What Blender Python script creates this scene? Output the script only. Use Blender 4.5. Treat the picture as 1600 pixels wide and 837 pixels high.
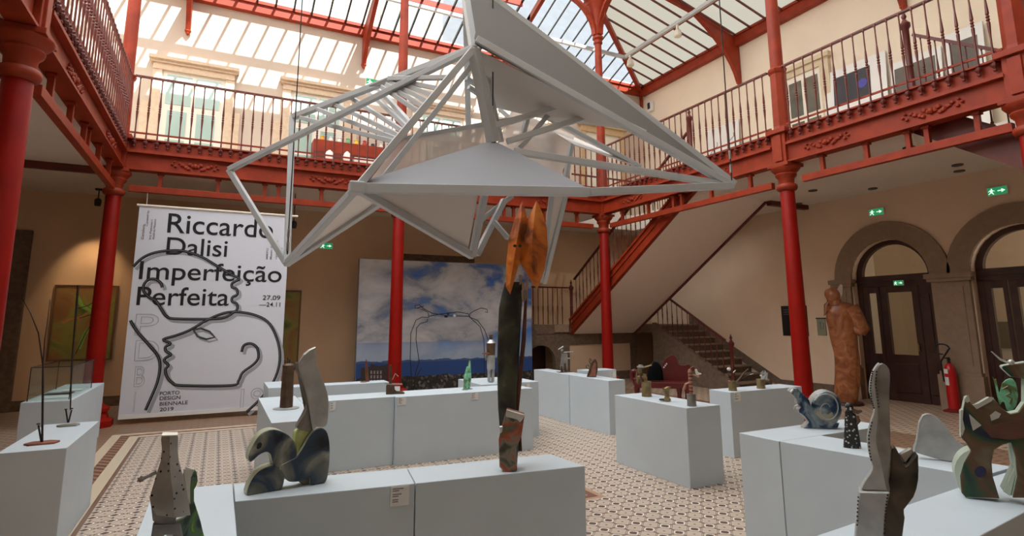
import bpy, bmesh, math, random
from mathutils import Vector as V, Matrix
random.seed(7)
for o in list(bpy.data.objects): bpy.data.objects.remove(o)
SC = bpy.context.scene
COL = SC.collection
# ------------------------------------------------------------------ camera, sky, sun, exposure
F, Y0, YAW, PIT, ROLL = 893.4468, 352.8947, 0.469524, 0.162698, -0.005075
CC = V((1.72493, -11.44286, 1.64011))
fw = V((math.sin(YAW)*math.cos(PIT), math.cos(YAW)*math.cos(PIT), math.sin(PIT)))
rt = V((math.cos(YAW), -math.sin(YAW), 0)); up = rt.cross(fw)
RT = rt*math.cos(ROLL)+up*math.sin(ROLL); UP = up*math.cos(ROLL)-rt*math.sin(ROLL)
cd = bpy.data.cameras.new('camera'); cam = bpy.data.objects.new('camera', cd); COL.objects.link(cam)
cd.sensor_fit = 'HORIZONTAL'; cd.sensor_width = 36; cd.lens = F/1600*36
cd.shift_y = (Y0-418.5)/1600; cd.clip_start = 0.05; cd.clip_end = 200
M = Matrix((RT, UP, -fw)).transposed().to_4x4(); M.translation = CC
cam.matrix_world = M
SC.camera = cam
SC.view_settings.view_transform = 'Standard'; SC.view_settings.look = 'None'
SC.view_settings.gamma = 1; SC.view_settings.use_curve_mapping = False
SC.view_settings.exposure = 0.38
w = bpy.data.worlds.new('sky'); SC.world = w; w.use_nodes = True
bg = w.node_tree.nodes['Background']; bg.inputs[0].default_value = (0.76, 0.88, 1.0, 1); bg.inputs[1].default_value = 1.05
sd = bpy.data.lights.new('sun', 'SUN'); sun = bpy.data.objects.new('sun', sd); COL.objects.link(sun)
sd.energy = 12.0; sd.angle = 0.009; sd.color = (1.0, 0.985, 0.96)
SUNV = V((0.34, -1.0, 1.38)).normalized()
sun.rotation_euler = SUNV.to_track_quat('Z', 'Y').to_euler()
sun.location = (4, -20, 22)

# pixel of the 1600x837 photograph -> ray -> point on a real plane (used to survey the place)
def ray(x, y): return fw + RT*((x-800)/F) + UP*((Y0-y)/F)
def bx(x, y, X): d = ray(x, y); return CC + d*((X-CC.x)/d.x)
def by(x, y, Y): d = ray(x, y); return CC + d*((Y-CC.y)/d.y)
def bz(x, y, Z): d = ray(x, y); return CC + d*((Z-CC.z)/d.z)
def bd(x, y, t): return CC + ray(x, y)*t

# ------------------------------------------------------------------ materials
def lin(c): return c/12.92 if c <= .04045 else ((c+.055)/1.055)**2.4
def rgb(r, g, b): return (lin(r/255), lin(g/255), lin(b/255), 1)
MATS = {}
def mat(name, col, rough=.6, metal=0., noise=0., nscale=6., bump=0., col2=None, spec=.5, lo=.35, hi=.65, detail=4):
    m = bpy.data.materials.new(name); m.use_nodes = True; nt = m.node_tree; b = nt.nodes['Principled BSDF']
    b.inputs['Base Color'].default_value = col; b.inputs['Roughness'].default_value = rough; b.inputs['Metallic'].default_value = metal
    b.inputs['Specular IOR Level'].default_value = spec
    if noise or col2 or bump:
        tc = nt.nodes.new('ShaderNodeTexCoord'); n = nt.nodes.new('ShaderNodeTexNoise')
        n.inputs['Scale'].default_value = nscale; n.inputs['Detail'].default_value = detail
        nt.links.new(tc.outputs['Object'], n.inputs['Vector'])
        if noise or col2:
            r = nt.nodes.new('ShaderNodeValToRGB'); r.color_ramp.elements[0].position = lo; r.color_ramp.elements[1].position = hi
            c2 = col2 if col2 else tuple(max(0, c*(1-noise)) for c in col[:3])+(1,)
            r.color_ramp.elements[0].color = c2; r.color_ramp.elements[1].color = col
            nt.links.new(n.outputs[0], r.inputs[0]); nt.links.new(r.outputs[0], b.inputs['Base Color'])
        if bump:
            bp = nt.nodes.new('ShaderNodeBump'); bp.inputs['Strength'].default_value = bump; bp.inputs['Distance'].default_value = .01
            nt.links.new(n.outputs[0], bp.inputs['Height']); nt.links.new(bp.outputs[0], b.inputs['Normal'])
    MATS[name] = m
    return m
def ramp_mat(name, stops, nscale, rough=.5, metal=0., detail=3, distort=0., bump=.1, tex='noise'):
    m = bpy.data.materials.new(name); m.use_nodes = True; nt = m.node_tree; b = nt.nodes['Principled BSDF']
    b.inputs['Roughness'].default_value = rough; b.inputs['Metallic'].default_value = metal
    tc = nt.nodes.new('ShaderNodeTexCoord')
    n = nt.nodes.new('ShaderNodeTexNoise'); n.inputs['Scale'].default_value = nscale; n.inputs['Detail'].default_value = detail
    n.inputs['Distortion'].default_value = distort
    nt.links.new(tc.outputs['Object'], n.inputs['Vector'])
    r = nt.nodes.new('ShaderNodeValToRGB'); e = r.color_ramp.elements
    while len(e) < len(stops): e.new(.5)
    for k, (p, c) in enumerate(stops): e[k].position = p; e[k].color = c
    nt.links.new(n.outputs[0], r.inputs[0]); nt.links.new(r.outputs[0], b.inputs['Base Color'])
    bp = nt.nodes.new('ShaderNodeBump'); bp.inputs['Strength'].default_value = bump; bp.inputs['Distance'].default_value = .01
    nt.links.new(n.outputs[0], bp.inputs['Height']); nt.links.new(bp.outputs[0], b.inputs['Normal'])
    return m
def pane(name, col, clear=.9, milk=(.8, .8, .8, 1), refl=.06):
    m = bpy.data.materials.new(name); m.use_nodes = True; nt = m.node_tree; nt.nodes.clear()
    o = nt.nodes.new('ShaderNodeOutputMaterial'); t = nt.nodes.new('ShaderNodeBsdfTransparent'); t.inputs[0].default_value = col
    g = nt.nodes.new('ShaderNodeBsdfGlossy'); g.inputs['Roughness'].default_value = .03
    x = nt.nodes.new('ShaderNodeMixShader'); x.inputs[0].default_value = refl
    tl = nt.nodes.new('ShaderNodeBsdfTranslucent'); tl.inputs[0].default_value = milk
    y = nt.nodes.new('ShaderNodeMixShader'); y.inputs[0].default_value = clear
    nt.links.new(tl.outputs[0], y.inputs[1]); nt.links.new(t.outputs[0], y.inputs[2])
    nt.links.new(y.outputs[0], x.inputs[1]); nt.links.new(g.outputs[0], x.inputs[2]); nt.links.new(x.outputs[0], o.inputs[0])
    return m
def emit(name, col, s):
    m = bpy.data.materials.new(name); m.use_nodes = True; b = m.node_tree.nodes['Principled BSDF']
    b.inputs['Base Color'].default_value = col; b.inputs['Emission Color'].default_value = col; b.inputs['Emission Strength'].default_value = s
    return m
RED = mat('oxide_red_paint', rgb(156, 54, 26), .5, 0, .25, 5, .05, spec=.3)
REDCOL = mat('column_red_paint', rgb(146, 16, 6), .45, 0, .18, 4, .03, spec=.2)
REDDK = mat('dark_red_iron', rgb(104, 38, 28), .45, 0, .2, 6)
WALLBK = mat('warm_white_plaster', rgb(208, 190, 172), .9, 0, .05, 1.5, .03)
WALLUP = mat('cream_plaster', rgb(236, 220, 198), .9, 0, .05, 1.5, .03)
WALLLO = mat('ochre_plaster', rgb(226, 190, 154), .9, 0, .08, 1.2, .03)
WALLRT = mat('ochre_plaster_lightened', rgb(236, 208, 180), .9, 0, .07, 1.2, .03)  # lighter copy of the ochre plaster, extra light on the right wall as colour
CEIL = mat('ceiling_plaster', rgb(240, 228, 214), .9, 0, .05, 1.0, .02)
STONE = mat('granite', rgb(156, 132, 110), .85, 0, .14, 10, .08)
STONED = mat('brown_granite', rgb(122, 102, 86), .85, 0, .3, 14, .15)
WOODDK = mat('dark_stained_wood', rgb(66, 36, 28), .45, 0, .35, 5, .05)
PLINTH = mat('pale_blue_grey_paint', rgb(196, 207, 214), .55, 0, .04, 3, .02)
WHITE = mat('white_card', rgb(228, 226, 222), .7)
WFRAME = mat('white_window_paint', rgb(232, 224, 208), .6)
GREYFR = mat('light_grey_lacquer', rgb(192, 196, 198), .4, 0, .05, 3)
GREYPN = mat('grey_sheet_panel', rgb(118, 114, 110), .6, 0, .04, 1)
BLACK = mat('black', rgb(22, 21, 22), .5)
INK = mat('ink_black', rgb(20, 20, 22), .8)
GREYINK = mat('grey_ink', rgb(120, 122, 128), .8)
SHADINK = mat('pale_grey_ink', rgb(158, 160, 168), .8)
CHROME = mat('brushed_steel', rgb(170, 170, 168), .3, .9)
ALU = mat('dull_aluminium', rgb(182, 182, 178), .45, .2, .3, 9, .15)
ALUDK = mat('dark_tin', rgb(142, 138, 130), .48, .15, .4, 10, .2)
BRONZE = mat('brown_tin', rgb(100, 76, 56), .5, .3, .5, 12, .2)
BRASS = mat('old_brass', rgb(150, 130, 88), .45, .35, .4, 14, .2)
COPPER = mat('copper', rgb(150, 98, 76), .4, .7, .3, 10)
RUST = mat('rust', rgb(150, 92, 72), .8, .1, .35, 10, .2)
DARKROD = mat('dark_rod', rgb(44, 34, 30), .6, .2)
GLASSV = pane('vitrine_glass', (.93, .97, .95, 1), 1, refl=.07)
GLASSD = pane('door_glass', (.85, .88, .86, 1), 1, refl=.07)
GLASSR = pane('clear_roof_glass', (.93, .95, .95, 1), .96, (.9, .9, .9, 1), .03)
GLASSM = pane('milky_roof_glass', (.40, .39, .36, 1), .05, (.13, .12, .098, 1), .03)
GLASSC = pane('white_roof_glass', (.8, .8, .8, 1), .0, (.92, .92, .91, 1), .02)
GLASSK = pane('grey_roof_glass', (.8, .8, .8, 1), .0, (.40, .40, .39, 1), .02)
TEAL = mat('window_pane', rgb(172, 196, 186), .15, 0, .1, 1.2)
PANEDK = mat('window_pane_dark', rgb(96, 92, 80), .12, 0, .4, 2.5)
GREEN = emit('exit_green', rgb(40, 150, 96), .5)
SIGNW = emit('exit_white', rgb(220, 250, 230), .8)

# ------------------------------------------------------------------ mesh building
class MB:
    def __init__(s): s.v = []; s.f = []
    def add(s, vs, fs):
        n = len(s.v); s.v += [V(v) for v in vs]; s.f += [tuple(i+n for i in f) for f in fs]; return s
    def box(s, x0, x1, y0, y1, z0, z1):
        return s.prism([(x0, y0, z0), (x1, y0, z0), (x1, y1, z0), (x0, y1, z0)], (0, 0, z1-z0))
    def prism(s, poly, d, close=True):
        d = V(d); n = len(poly); vs = [V(p) for p in poly]+[V(p)+d for p in poly]
        fs = [(i, (i+1) % n, (i+1) % n+n, i+n) for i in range(n)]
        fs += [tuple(range(n))[::-1], tuple(range(n, 2*n))]
        return s.add(vs, fs)
    def bar(s, p, q, w, h=None, roll=V((0, 0, 1))):
        p, q = V(p), V(q); h = h or w; a = (q-p).normalized(); r = V(roll)
        if abs(a.dot(r)) > .98: r = V((1, 0, 0))
        x = a.cross(r).normalized(); y = x.cross(a)
        c = [x*w/2+y*h/2, -x*w/2+y*h/2, -x*w/2-y*h/2, x*w/2-y*h/2]
        return s.prism([p+k for k in c], q-p)
    def tube(s, pts, r, n=8, close=False):
        pts = [V(p) for p in pts]; m = len(pts); rs = r if isinstance(r, (list, tuple)) else [r]*m
        px = None; rings = []
        for i in range(m):
            if close: a = pts[(i+1) % m]-pts[i-1]
            else: a = pts[min(i+1, m-1)]-pts[max(i-1, 0)]
            a = a.normalized()
            if px is None:
                px = a.cross(V((0, 0, 1)))
                if px.length < .05: px = a.cross(V((1, 0, 0)))
            px = (px-a*px.dot(a)).normalized(); yy = a.cross(px)
            rings.append([pts[i]+(px*math.cos(2*math.pi*k/n)+yy*math.sin(2*math.pi*k/n))*rs[i] for k in range(n)])
        vs = [v for R in rings for v in R]; fs = []
        for i in range(m if close else m-1):
            j = (i+1) % m
            fs += [(i*n+k, i*n+(k+1) % n, j*n+(k+1) % n, j*n+k) for k in range(n)]
        if not close: fs += [tuple(range(n))[::-1], tuple(range((m-1)*n, m*n))]
        return s.add(vs, fs)
    def lathe(s, c, prof, n=16, sx=1, sy=1, rot=0):
        c = V(c); vs = []; fs = []
        for r, z in prof:
            for k in range(n):
                a = 2*math.pi*(k+.5)/n+rot; vs.append(c+V((r*sx*math.cos(a), r*sy*math.sin(a), z)))
        m = len(prof)
        for i in range(m-1): fs += [(i*n+k, i*n+(k+1) % n, (i+1)*n+(k+1) % n, (i+1)*n+k) for k in range(n)]
        fs += [tuple(range(n))[::-1], tuple(range((m-1)*n, m*n))]
        return s.add(vs, fs)
    def ell(s, c, rx, ry, rz, n=12, m=8):
        prof = [(max(1e-4, math.sin(math.pi*i/m)), -math.cos(math.pi*i/m)) for i in range(m+1)]
        c = V(c); k0 = len(s.v); s.lathe((0, 0, 0), prof, n)
        for i in range(k0, len(s.v)): p = s.v[i]; s.v[i] = c+V((p.x*rx, p.y*ry, p.z*rz))
        return s
def build(name, mb, m, parent=None, loc=None, smooth=False, bevel=0, segs=2):
    """one mesh object; vertices are given in world space"""
    me = bpy.data.meshes.new(name)
    if parent is not None:
        P = parent; off = V((0, 0, 0))
        while P is not None: off += V(P.location); P = P.parent
        L = V((0, 0, 0))
    else:
        if loc is None:
            xs = [v.x for v in mb.v]; ys = [v.y for v in mb.v]; zs = [v.z for v in mb.v]
            loc = V(((min(xs)+max(xs))/2, (min(ys)+max(ys))/2, min(zs)))
        L = V(loc); off = L
    me.from_pydata([tuple(v-off) for v in mb.v], [], mb.f)
    bm = bmesh.new(); bm.from_mesh(me); bmesh.ops.recalc_face_normals(bm, faces=bm.faces); bm.to_mesh(me); bm.free()
    for x in (m if isinstance(m, list) else [m]): me.materials.append(x)
    if smooth:
        for p in me.polygons: p.use_smooth = True
        try: me.set_sharp_from_angle(angle=math.radians(40))
        except Exception: pass
    o = bpy.data.objects.new(name, me); COL.objects.link(o); o.location = L
    if parent is not None: o.parent = parent
    if bevel:
        md = o.modifiers.new('bevel', 'BEVEL'); md.width = bevel; md.segments = segs; md.limit_method = 'ANGLE'; md.angle_limit = math.radians(50)
    return o
def tag(o, label, cat, group=None):
    o['label'] = label; o['category'] = cat
    if group: o['group'] = group
    return o
def thing(name, label, cat, loc, group=None):
    o = bpy.data.objects.new(name, None); COL.objects.link(o); o.location = V(loc); o.empty_display_size = .1
    return tag(o, label, cat, group)
def struct(name, mb, m, parent=None, **k):
    o = build(name, mb, m, parent, **k)
    if parent is None: o['kind'] = 'structure'
    return o
def bar_path(mb, pts, w, h):
    for a, b in zip(pts[:-1], pts[1:]): mb.bar(a, b, w, h)

# ------------------------------------------------------------------ floor
WX, WY = 13.7, 2.65          # right wall, back wall
LX, FY = -3.6, -16.0         # left wall, wall behind the viewer
CA = {'L0': (0, -5.22), 'L1': (0, 0), 'M': (4.906, 0), 'R0': (10.078, 0), 'R1': (10.078, -5.18), 'R2': (10.078, -8.45)}
def floor_material():
    m = bpy.data.materials.new('encaustic_tiles'); m.use_nodes = True; nt = m.node_tree; N = nt.nodes; Lk = nt.links.new
    b = N['Principled BSDF']; b.inputs['Roughness'].default_value = .45
    geo = N.new('ShaderNodeNewGeometry'); sep = N.new('ShaderNodeSeparateXYZ'); Lk(geo.outputs['Position'], sep.inputs[0])
    def mt(op, a, c=None, d=None):
        n = N.new('ShaderNodeMath'); n.operation = op
        for i, x in enumerate((a, c, d)):
            if x is None: continue
            if isinstance(x, (int, float)): n.inputs[i].default_value = x
            else: Lk(x, n.inputs[i])
        return n.outputs[0]
    X, Y = sep.outputs[0], sep.outputs[1]
    def mixc(f, a, c):
        n = N.new('ShaderNodeMix'); n.data_type = 'RGBA'; Lk(f, n.inputs[0])
        for i, x in ((6, a), (7, c)):
            if isinstance(x, tuple): n.inputs[i].default_value = x
            else: Lk(x, n.inputs[i])
        return n.outputs[2]
    S = .16
    u = mt('SUBTRACT', mt('FRACT', mt('DIVIDE', X, S)), .5); v = mt('SUBTRACT', mt('FRACT', mt('DIVIDE', Y, S)), .5)
    au, av = mt('ABSOLUTE', u), mt('ABSOLUTE', v)
    d1 = mt('ADD', au, av)
    dmax = mt('MAXIMUM', au, av)
    loz = mt('MAXIMUM', mt('MULTIPLY', d1, .8), dmax)          # octagon distance
    core = mt('LESS_THAN', loz, .20)
    halo = mt('LESS_THAN', loz, .29)
    ring = mt('MULTIPLY', mt('GREATER_THAN', loz, .29), mt('LESS_THAN', loz, .335))
    dia = mt('LESS_THAN', mt('ABSOLUTE', mt('SUBTRACT', d1, .5)), .022)
    tip = mt('MULTIPLY', mt('GREATER_THAN', mt('ABSOLUTE', mt('SUBTRACT', au, av)), .33), mt('LESS_THAN', d1, .5))
    dot = mt('GREATER_THAN', d1, .93)
    noi = N.new('ShaderNodeTexNoise'); noi.inputs['Scale'].default_value = 1.3; Lk(geo.outputs['Position'], noi.inputs[0])
    cream, brown, mid = rgb(206, 192, 174), rgb(98, 80, 72), rgb(138, 118, 106)
    base = mixc(noi.outputs[0], rgb(188, 170, 152), rgb(200, 184, 168))
    c = mixc(halo, base, rgb(222, 210, 194)); c = mixc(mt('MAXIMUM', ring, dia), c, mid)
    c = mixc(mt('MAXIMUM', mt('MAXIMUM', core, tip), dot), c, brown)
    # aisle tiles: brown with darker dashes in rows
    S2 = .20
    p = mt('FRACT', mt('DIVIDE', Y, S2 / 2)); row = mt('FLOOR', mt('DIVIDE', Y, S2 / 2))
    q = mt('FRACT', mt('ADD', mt('DIVIDE', X, S2), mt('MULTIPLY', row, .5)))
    dash = mt('MULTIPLY', mt('LESS_THAN', mt('ABSOLUTE', mt('SUBTRACT', q, .5)), .3), mt('LESS_THAN', mt('ABSOLUTE', mt('SUBTRACT', p, .5)), .17))
    aisle = mixc(dash, rgb(190, 166, 144), rgb(112, 88, 74))
    # distance inside the court edge (positive inside)
    dx = mt('MINIMUM', mt('SUBTRACT', X, -.55), mt('SUBTRACT', 10.65, X)); dd = mt('MINIMUM', dx, mt('SUBTRACT', .05, Y))
    ins = mt('GREATER_THAN', dd, 0.0)
    bandw = lambda a, e: mt('MULTIPLY', mt('GREATER_THAN', dd, a), mt('LESS_THAN', dd, e))
    c2 = mixc(ins, aisle, rgb(150, 122, 100))
    c2 = mixc(bandw(1.0, 1.12), c2, rgb(206, 186, 158))
    wv = mt('LESS_THAN', mt('FRACT', mt('DIVIDE', mt('ADD', X, Y), .16)), .5)
    c2 = mixc(bandw(1.12, 1.24), c2, mixc(wv, rgb(104, 66, 50), rgb(150, 112, 88)))
    c2 = mixc(bandw(1.24, 1.40), c2, rgb(206, 190, 164))
    c2 = mixc(bandw(1.36, 1.40), c2, rgb(120, 92, 74))
    c2 = mixc(bandw(.0, 1.0), c2, mixc(dash, rgb(142, 112, 90), rgb(108, 82, 66)))
    c3 = mixc(mt('GREATER_THAN', dd, 1.40), c2, c)
    # inner rectangle band, corner near the long front plinth
    e1 = mt('MINIMUM', mt('SUBTRACT', 5.08, X), mt('MINIMUM', mt('SUBTRACT', X, 1.0), mt('SUBTRACT', Y, -6.62)))
    e1 = mt('MINIMUM', mt('SUBTRACT', 5.08, X), mt('SUBTRACT', -6.30, Y)); e2 = mt('MINIMUM', mt('SUBTRACT', 5.08, X), mt('SUBTRACT', Y, -6.75))
    inn = mt('MINIMUM', e1, e2)
    bandr = mt('MULTIPLY', mt('GREATER_THAN', inn, 0), mt('GREATER_THAN', mt('ABSOLUTE', mt('SUBTRACT', inn, .2)), .12))
    c4 = mixc(mt('MULTIPLY', mt('GREATER_THAN', inn, 0), mt('LESS_THAN', inn, .5)), c3, rgb(176, 140, 112))
    c4 = mixc(mt('MULTIPLY', mt('GREATER_THAN', inn, .05), mt('LESS_THAN', inn, .12)), c4, rgb(120, 82, 62))
    Lk(c4, b.inputs['Base Color'])
    return m
struct('floor', MB().box(LX, 17.5, FY, 4.2, -.12, 0), floor_material())

# ------------------------------------------------------------------ walls
struct('wall_back', MB().box(LX-.2, WX+.2, WY, WY+.25, 0, 4.3), WALLLO)
struct('wall_back_upper', MB().box(LX-.2, WX+.2, WY, WY+.25, 4.3, 9.05), WALLBK)
struct('wall_left', MB().box(LX-.25, LX, FY, WY, 0, 9.05), WALLUP)
struct('wall_front', MB().box(LX, WX, FY-.25, FY, 0, 4.3), CEIL)
struct('wall_front_upper', MB().box(LX, WX, FY-.25, FY, 4.3, 9.05), WALLUP)
struct('wall_left_lower', MB().box(LX-.02, LX+.03, FY, WY, 0, 4.22), WALLLO)
struct('baseboard_back', MB().box(LX, 9.2, WY-.05, WY, 0, .19), STONED)
ARC = [(-4.60, .76), (-6.78, .76)]; SPR = 2.45
mb = MB()
edges = [-16.0, ARC[1][0]-.76, ARC[1][0]+.76, ARC[0][0]-.76, ARC[0][0]+.76, WY]
mb.box(WX, WX+.35, edges[0], edges[1], 0, 4.3); mb.box(WX, WX+.35, edges[2], edges[3], 0, 4.3); mb.box(WX, WX+.35, edges[4], edges[5], 0, 4.3)
for c, r in ARC:
    for i in range(16):
        a0, a1 = math.pi*i/16, math.pi*(i+1)/16
        p0 = (c-r*math.cos(a0), SPR+r*math.sin(a0)); p1 = (c-r*math.cos(a1), SPR+r*math.sin(a1))
        mb.prism([(WX, p0[0], p0[1]), (WX, p1[0], p1[1]), (WX, p1[0], 4.3), (WX, p0[0], 4.3)], (.35, 0, 0))
struct('wall_right', mb, WALLRT)
struct('wall_right_upper', MB().box(WX, WX+.35, FY, WY, 4.3, 9.05), WALLUP)
mb = MB()
for a, b_ in ((-1.75, WY), (-3.45, -1.75)): pass
mb.box(WX-.05, WX, -3.45, -1.75, 0, .22)
struct('baseboard_right', mb, STONED)
# vestibule behind the arched doors
struct('wall_vestibule', MB().box(16.6, 16.8, -9.5, -2.5, 0, 4.3), WALLUP)
struct('wall_vestibule_end', MB().box(14.1, 16.6, -2.6, -2.5, 0, 4.3).box(14.1, 16.6, -9.6, -9.5, 0, 4.3), WALLUP)
struct('ceiling_vestibule', MB().box(14.05, 16.8, -9.6, -2.5, 4.3, 4.4), CEIL)
vl = bpy.data.lights.new('vestibule_fill', 'AREA'); vo = bpy.data.objects.new('vestibule_fill', vl); COL.objects.link(vo)
vl.shape = 'RECTANGLE'; vl.size = 1.6; vl.size_y = 3.0; vl.energy = 36; vl.color = (1, .96, .9)  # added area lamp that brightens the room behind the doors
vo.location = (15.3, -9.4, 2.0); vo.rotation_euler = (math.radians(90), 0, 0)

# ------------------------------------------------------------------ galleries (slab, beams, ceiling)
HOLE = (10.22, 12.45, -3.0, 1.75)       # stair well in the right gallery
for nm, b_ in (('ceiling_back_aisle', (LX, HOLE[0], .1, WY)), ('ceiling_corner', (HOLE[0], WX, HOLE[3], WY)), ('ceiling_stair_side', (HOLE[1], WX, HOLE[2], HOLE[3])), ('ceiling_right_near', (12.45, WX, -12, -7.1)), ('ceiling_edge', (10.14, HOLE[0]-.02, HOLE[2], .1))):
    struct(nm, MB().box(*b_, 4.22, 4.66), CEIL)
mb = MB().box(10.18, WX, -7.1, HOLE[2], 4.22, 4.66)
struct('ceiling', mb, CEIL)
mb = MB(); mb.box(LX, -.1, -13, .1, 4.22, 4.66)
struct('ceiling_left_aisle', mb, CEIL)
struct('ceiling_front_shade', MB().box(-.1, 10.18, FY, -10.5, 4.22, 4.66), CEIL)  # unseen front gallery slab, added to cut light from behind the viewer
tn = [0]
def trim(mb, m=RED, parent=None, **k):
    tn[0] += 1
    return struct('trim_%d' % tn[0], mb, m, parent, **k)
def rosette(parent, P, ax, out, k=random):
    """cast leaf scroll on the beam face: a cluster of curled leaves"""
    mb = MB(); rr = random.Random(3)
    for s in (-1, 1):
        for i in range(7):
            x = .03+.055*i; z = .035*math.sin(i*2.1); r = .034*(1-.07*i)
            mb.ell(P+ax*(s*x)+V((0, 0, z))+out*.01, r*1.3 if abs(ax.x) > .5 else .022, r*1.3 if abs(ax.y) > .5 else .022, r, 6, 4)
            if i % 2: mb.ell(P+ax*(s*(x+.02))+V((0, 0, -z*1.6))+out*.01, r if abs(ax.x) > .5 else .02, r if abs(ax.y) > .5 else .02, r*.8, 6, 4)
    mb.ell(P+out*.012, .04, .04, .05, 8, 5)
    build('scroll_ornament', mb, RED, parent, smooth=True)
def gallery_beam(p, q, out):
    p, q, out = V(p), V(q), V(out); ax = (q-p).normalized(); Ln = (q-p).length
    mb = MB(); c = lambda z: (p+V((0, 0, z)), q+V((0, 0, z)))
    a, b = c(4.36); mb.bar(a, b, .14, .30)
    a, b = c(4.215); mb.bar(a+out*.02, b+out*.02, .22, .03)
    a, b = c(4.515); mb.bar(a+out*.05, b+out*.05, .20, .04)
    a, b = c(4.545); mb.bar(a+out*.03, b+out*.03, .16, .03)
    a, b = c(4.65); mb.bar(a-out*.01, b-out*.01, .12, .19)
    a, b = c(4.75); mb.bar(a+out*.01, b+out*.01, .17, .025)
    t = trim(mb)
    for f in (.22, .72): rosette(t, p+ax*(Ln*f)+out*.075+V((0, 0, 4.36)), ax, out)
    return t
gallery_beam((.15, 0, 0), (4.78, 0, 0), (0, -1, 0)); gallery_beam((5.03, 0, 0), (9.93, 0, 0), (0, -1, 0))
gallery_beam((10.078, -.15, 0), (10.078, -5.03, 0), (-1, 0, 0)); gallery_beam((10.078, -5.33, 0), (10.078, -8.33, 0), (-1, 0, 0)); gallery_beam((10.078, -8.6, 0), (10.078, -13, 0), (-1, 0, 0))
gallery_beam((0, -.15, 0), (0, -5.07, 0), (1, 0, 0)); gallery_beam((0, -5.37, 0), (0, -12, 0), (1, 0, 0))

# ------------------------------------------------------------------ columns
def column(key, label, upper=True, top=9.0):
    x, y = CA[key]
    t = thing('cast_iron_column', label, 'column', (x, y, 0), 'cast iron columns of the court')
    c = V((x, y, 0))
    build('base', MB().lathe(c, [(.34, 0), (.34, .10), (.27, .13), (.24, .21), (.27, .24), (.27, .29), (.19, .33), (.15, .44)], 8), REDCOL, t, bevel=.008)
    build('shaft', MB().lathe(c, [(.135, .44), (.135, .6), (.13, 1.2), (.112, 3.74), (.105, 3.76)], 20), REDCOL, t, smooth=True)
    build('capital', MB().lathe(c, [(.12, 3.74), (.15, 3.76), (.165, 3.79), (.165, 3.82), (.15, 3.85), (.12, 3.86), (.125, 3.95), (.16, 3.99), (.17, 4.02), (.16, 4.04), (.2, 4.08), (.23, 4.12), (.23, 4.14)], 20), RED, t, smooth=True)
    mb = MB(); mb.box(x-.2, x+.2, y-.2, y+.2, 4.14, 4.20); mb.box(x-.13, x+.13, y-.13, y+.13, 4.2, 4.74)
    for sx, sy in ((1, 0), (-1, 0), (0, 1), (0, -1)):
        mb.box(x+sx*.135-.02-.05*abs(sy), x+sx*.135+.02+.05*abs(sy), y+sy*.135-.02-.05*abs(sx), y+sy*.135+.02+.05*abs(sx), 4.24, 4.7)
    mb.box(x-.19, x+.19, y-.19, y+.19, 4.72, 4.8)
    build('pedestal_block', mb, RED, t, bevel=.006)
    if upper:
        build('octagonal_post', MB().lathe(c, [(.15, 4.8), (.135, 4.86), (.125, 5.8), (.15, 5.84), (.16, 5.88), (.12, 5.92)], 8), RED, t)
        build('upper_shaft', MB().lathe(c, [(.105, 5.92), (.105, 6.6), (.085, top)], 16), RED, t, smooth=True)
        build('upper_ring', MB().lathe(c, [(.09, 8.72), (.115, 8.74), (.12, 8.78), (.095, 8.8), (.095, 8.84), (.14, 8.87), (.14, 8.93), (.1, 8.95)], 16), RED, t, smooth=True)
        # flared lattice capital
        build('flared_capital', MB().lathe(c, [(.10, 8.95), (.12, 9.2), (.18, 9.5), (.27, 9.75), (.36, 9.92)], 12), RED, t, smooth=True)
        dirs = {'L1': [(1, 0), (0, -1), (-.7, .7)], 'M': [(1, 0), (-1, 0), (0, 1)], 'R0': [(-1, 0), (0, -1), (.7, .7)], 'R1': [(0, 1), (0, -1), (1, 0)], 'L0': [(0, 1), (0, -1), (-1, 0)], 'R2': [(0, 1), (1, 0)]}[key]
        for dx, dy in dirs:
            d = V((dx, dy, 0)).normalized(); nrm = V((-d.y, d.x, 0)); pts = []
            for i in range(9):
                a = math.pi/2*i/8; pts.append(c+d*(.10+1.05*(1-math.cos(a)))+V((0, 0, 8.97+.95*math.sin(a))))
            mb = MB()
            for a, b in zip(pts[:-1], pts[1:]): mb.bar(a, b, .15, .07, nrm.cross((b-a).normalized()))
            mb.bar(c+d*.1+V((0, 0, 9.93)), c+d*1.15+V((0, 0, 9.93)), .10, .06)
            for i in range(1, 7):
                q = pts[i]; R = (9.90-q.z)*.42
                if R < .04: continue
                cc = V((q.x, q.y, 9.9-R*1.1)); ring = [cc+d*(R*.8*math.cos(k*math.pi/5))+V((0, 0, R*math.sin(k*math.pi/5))) for k in range(10)]
                if i % 2: mb.tube(ring, .014, 5, True)
            build('arched_bracket', mb, RED, t)
    return t
column('L0', 'red iron column at the far left edge of the view, beside the low plinth with two rods')
column('L1', 'red iron column just left of the hanging text banner')
column('M', 'red iron column standing in front of the sky picture')
column('R0', 'red iron column in front of the stair flight, under the flared bracket capital')
column('R1', 'red iron column nearest the brown carved standing statue')
column('R2', 'red iron column at the upper right edge, cut by the frame')

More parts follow.
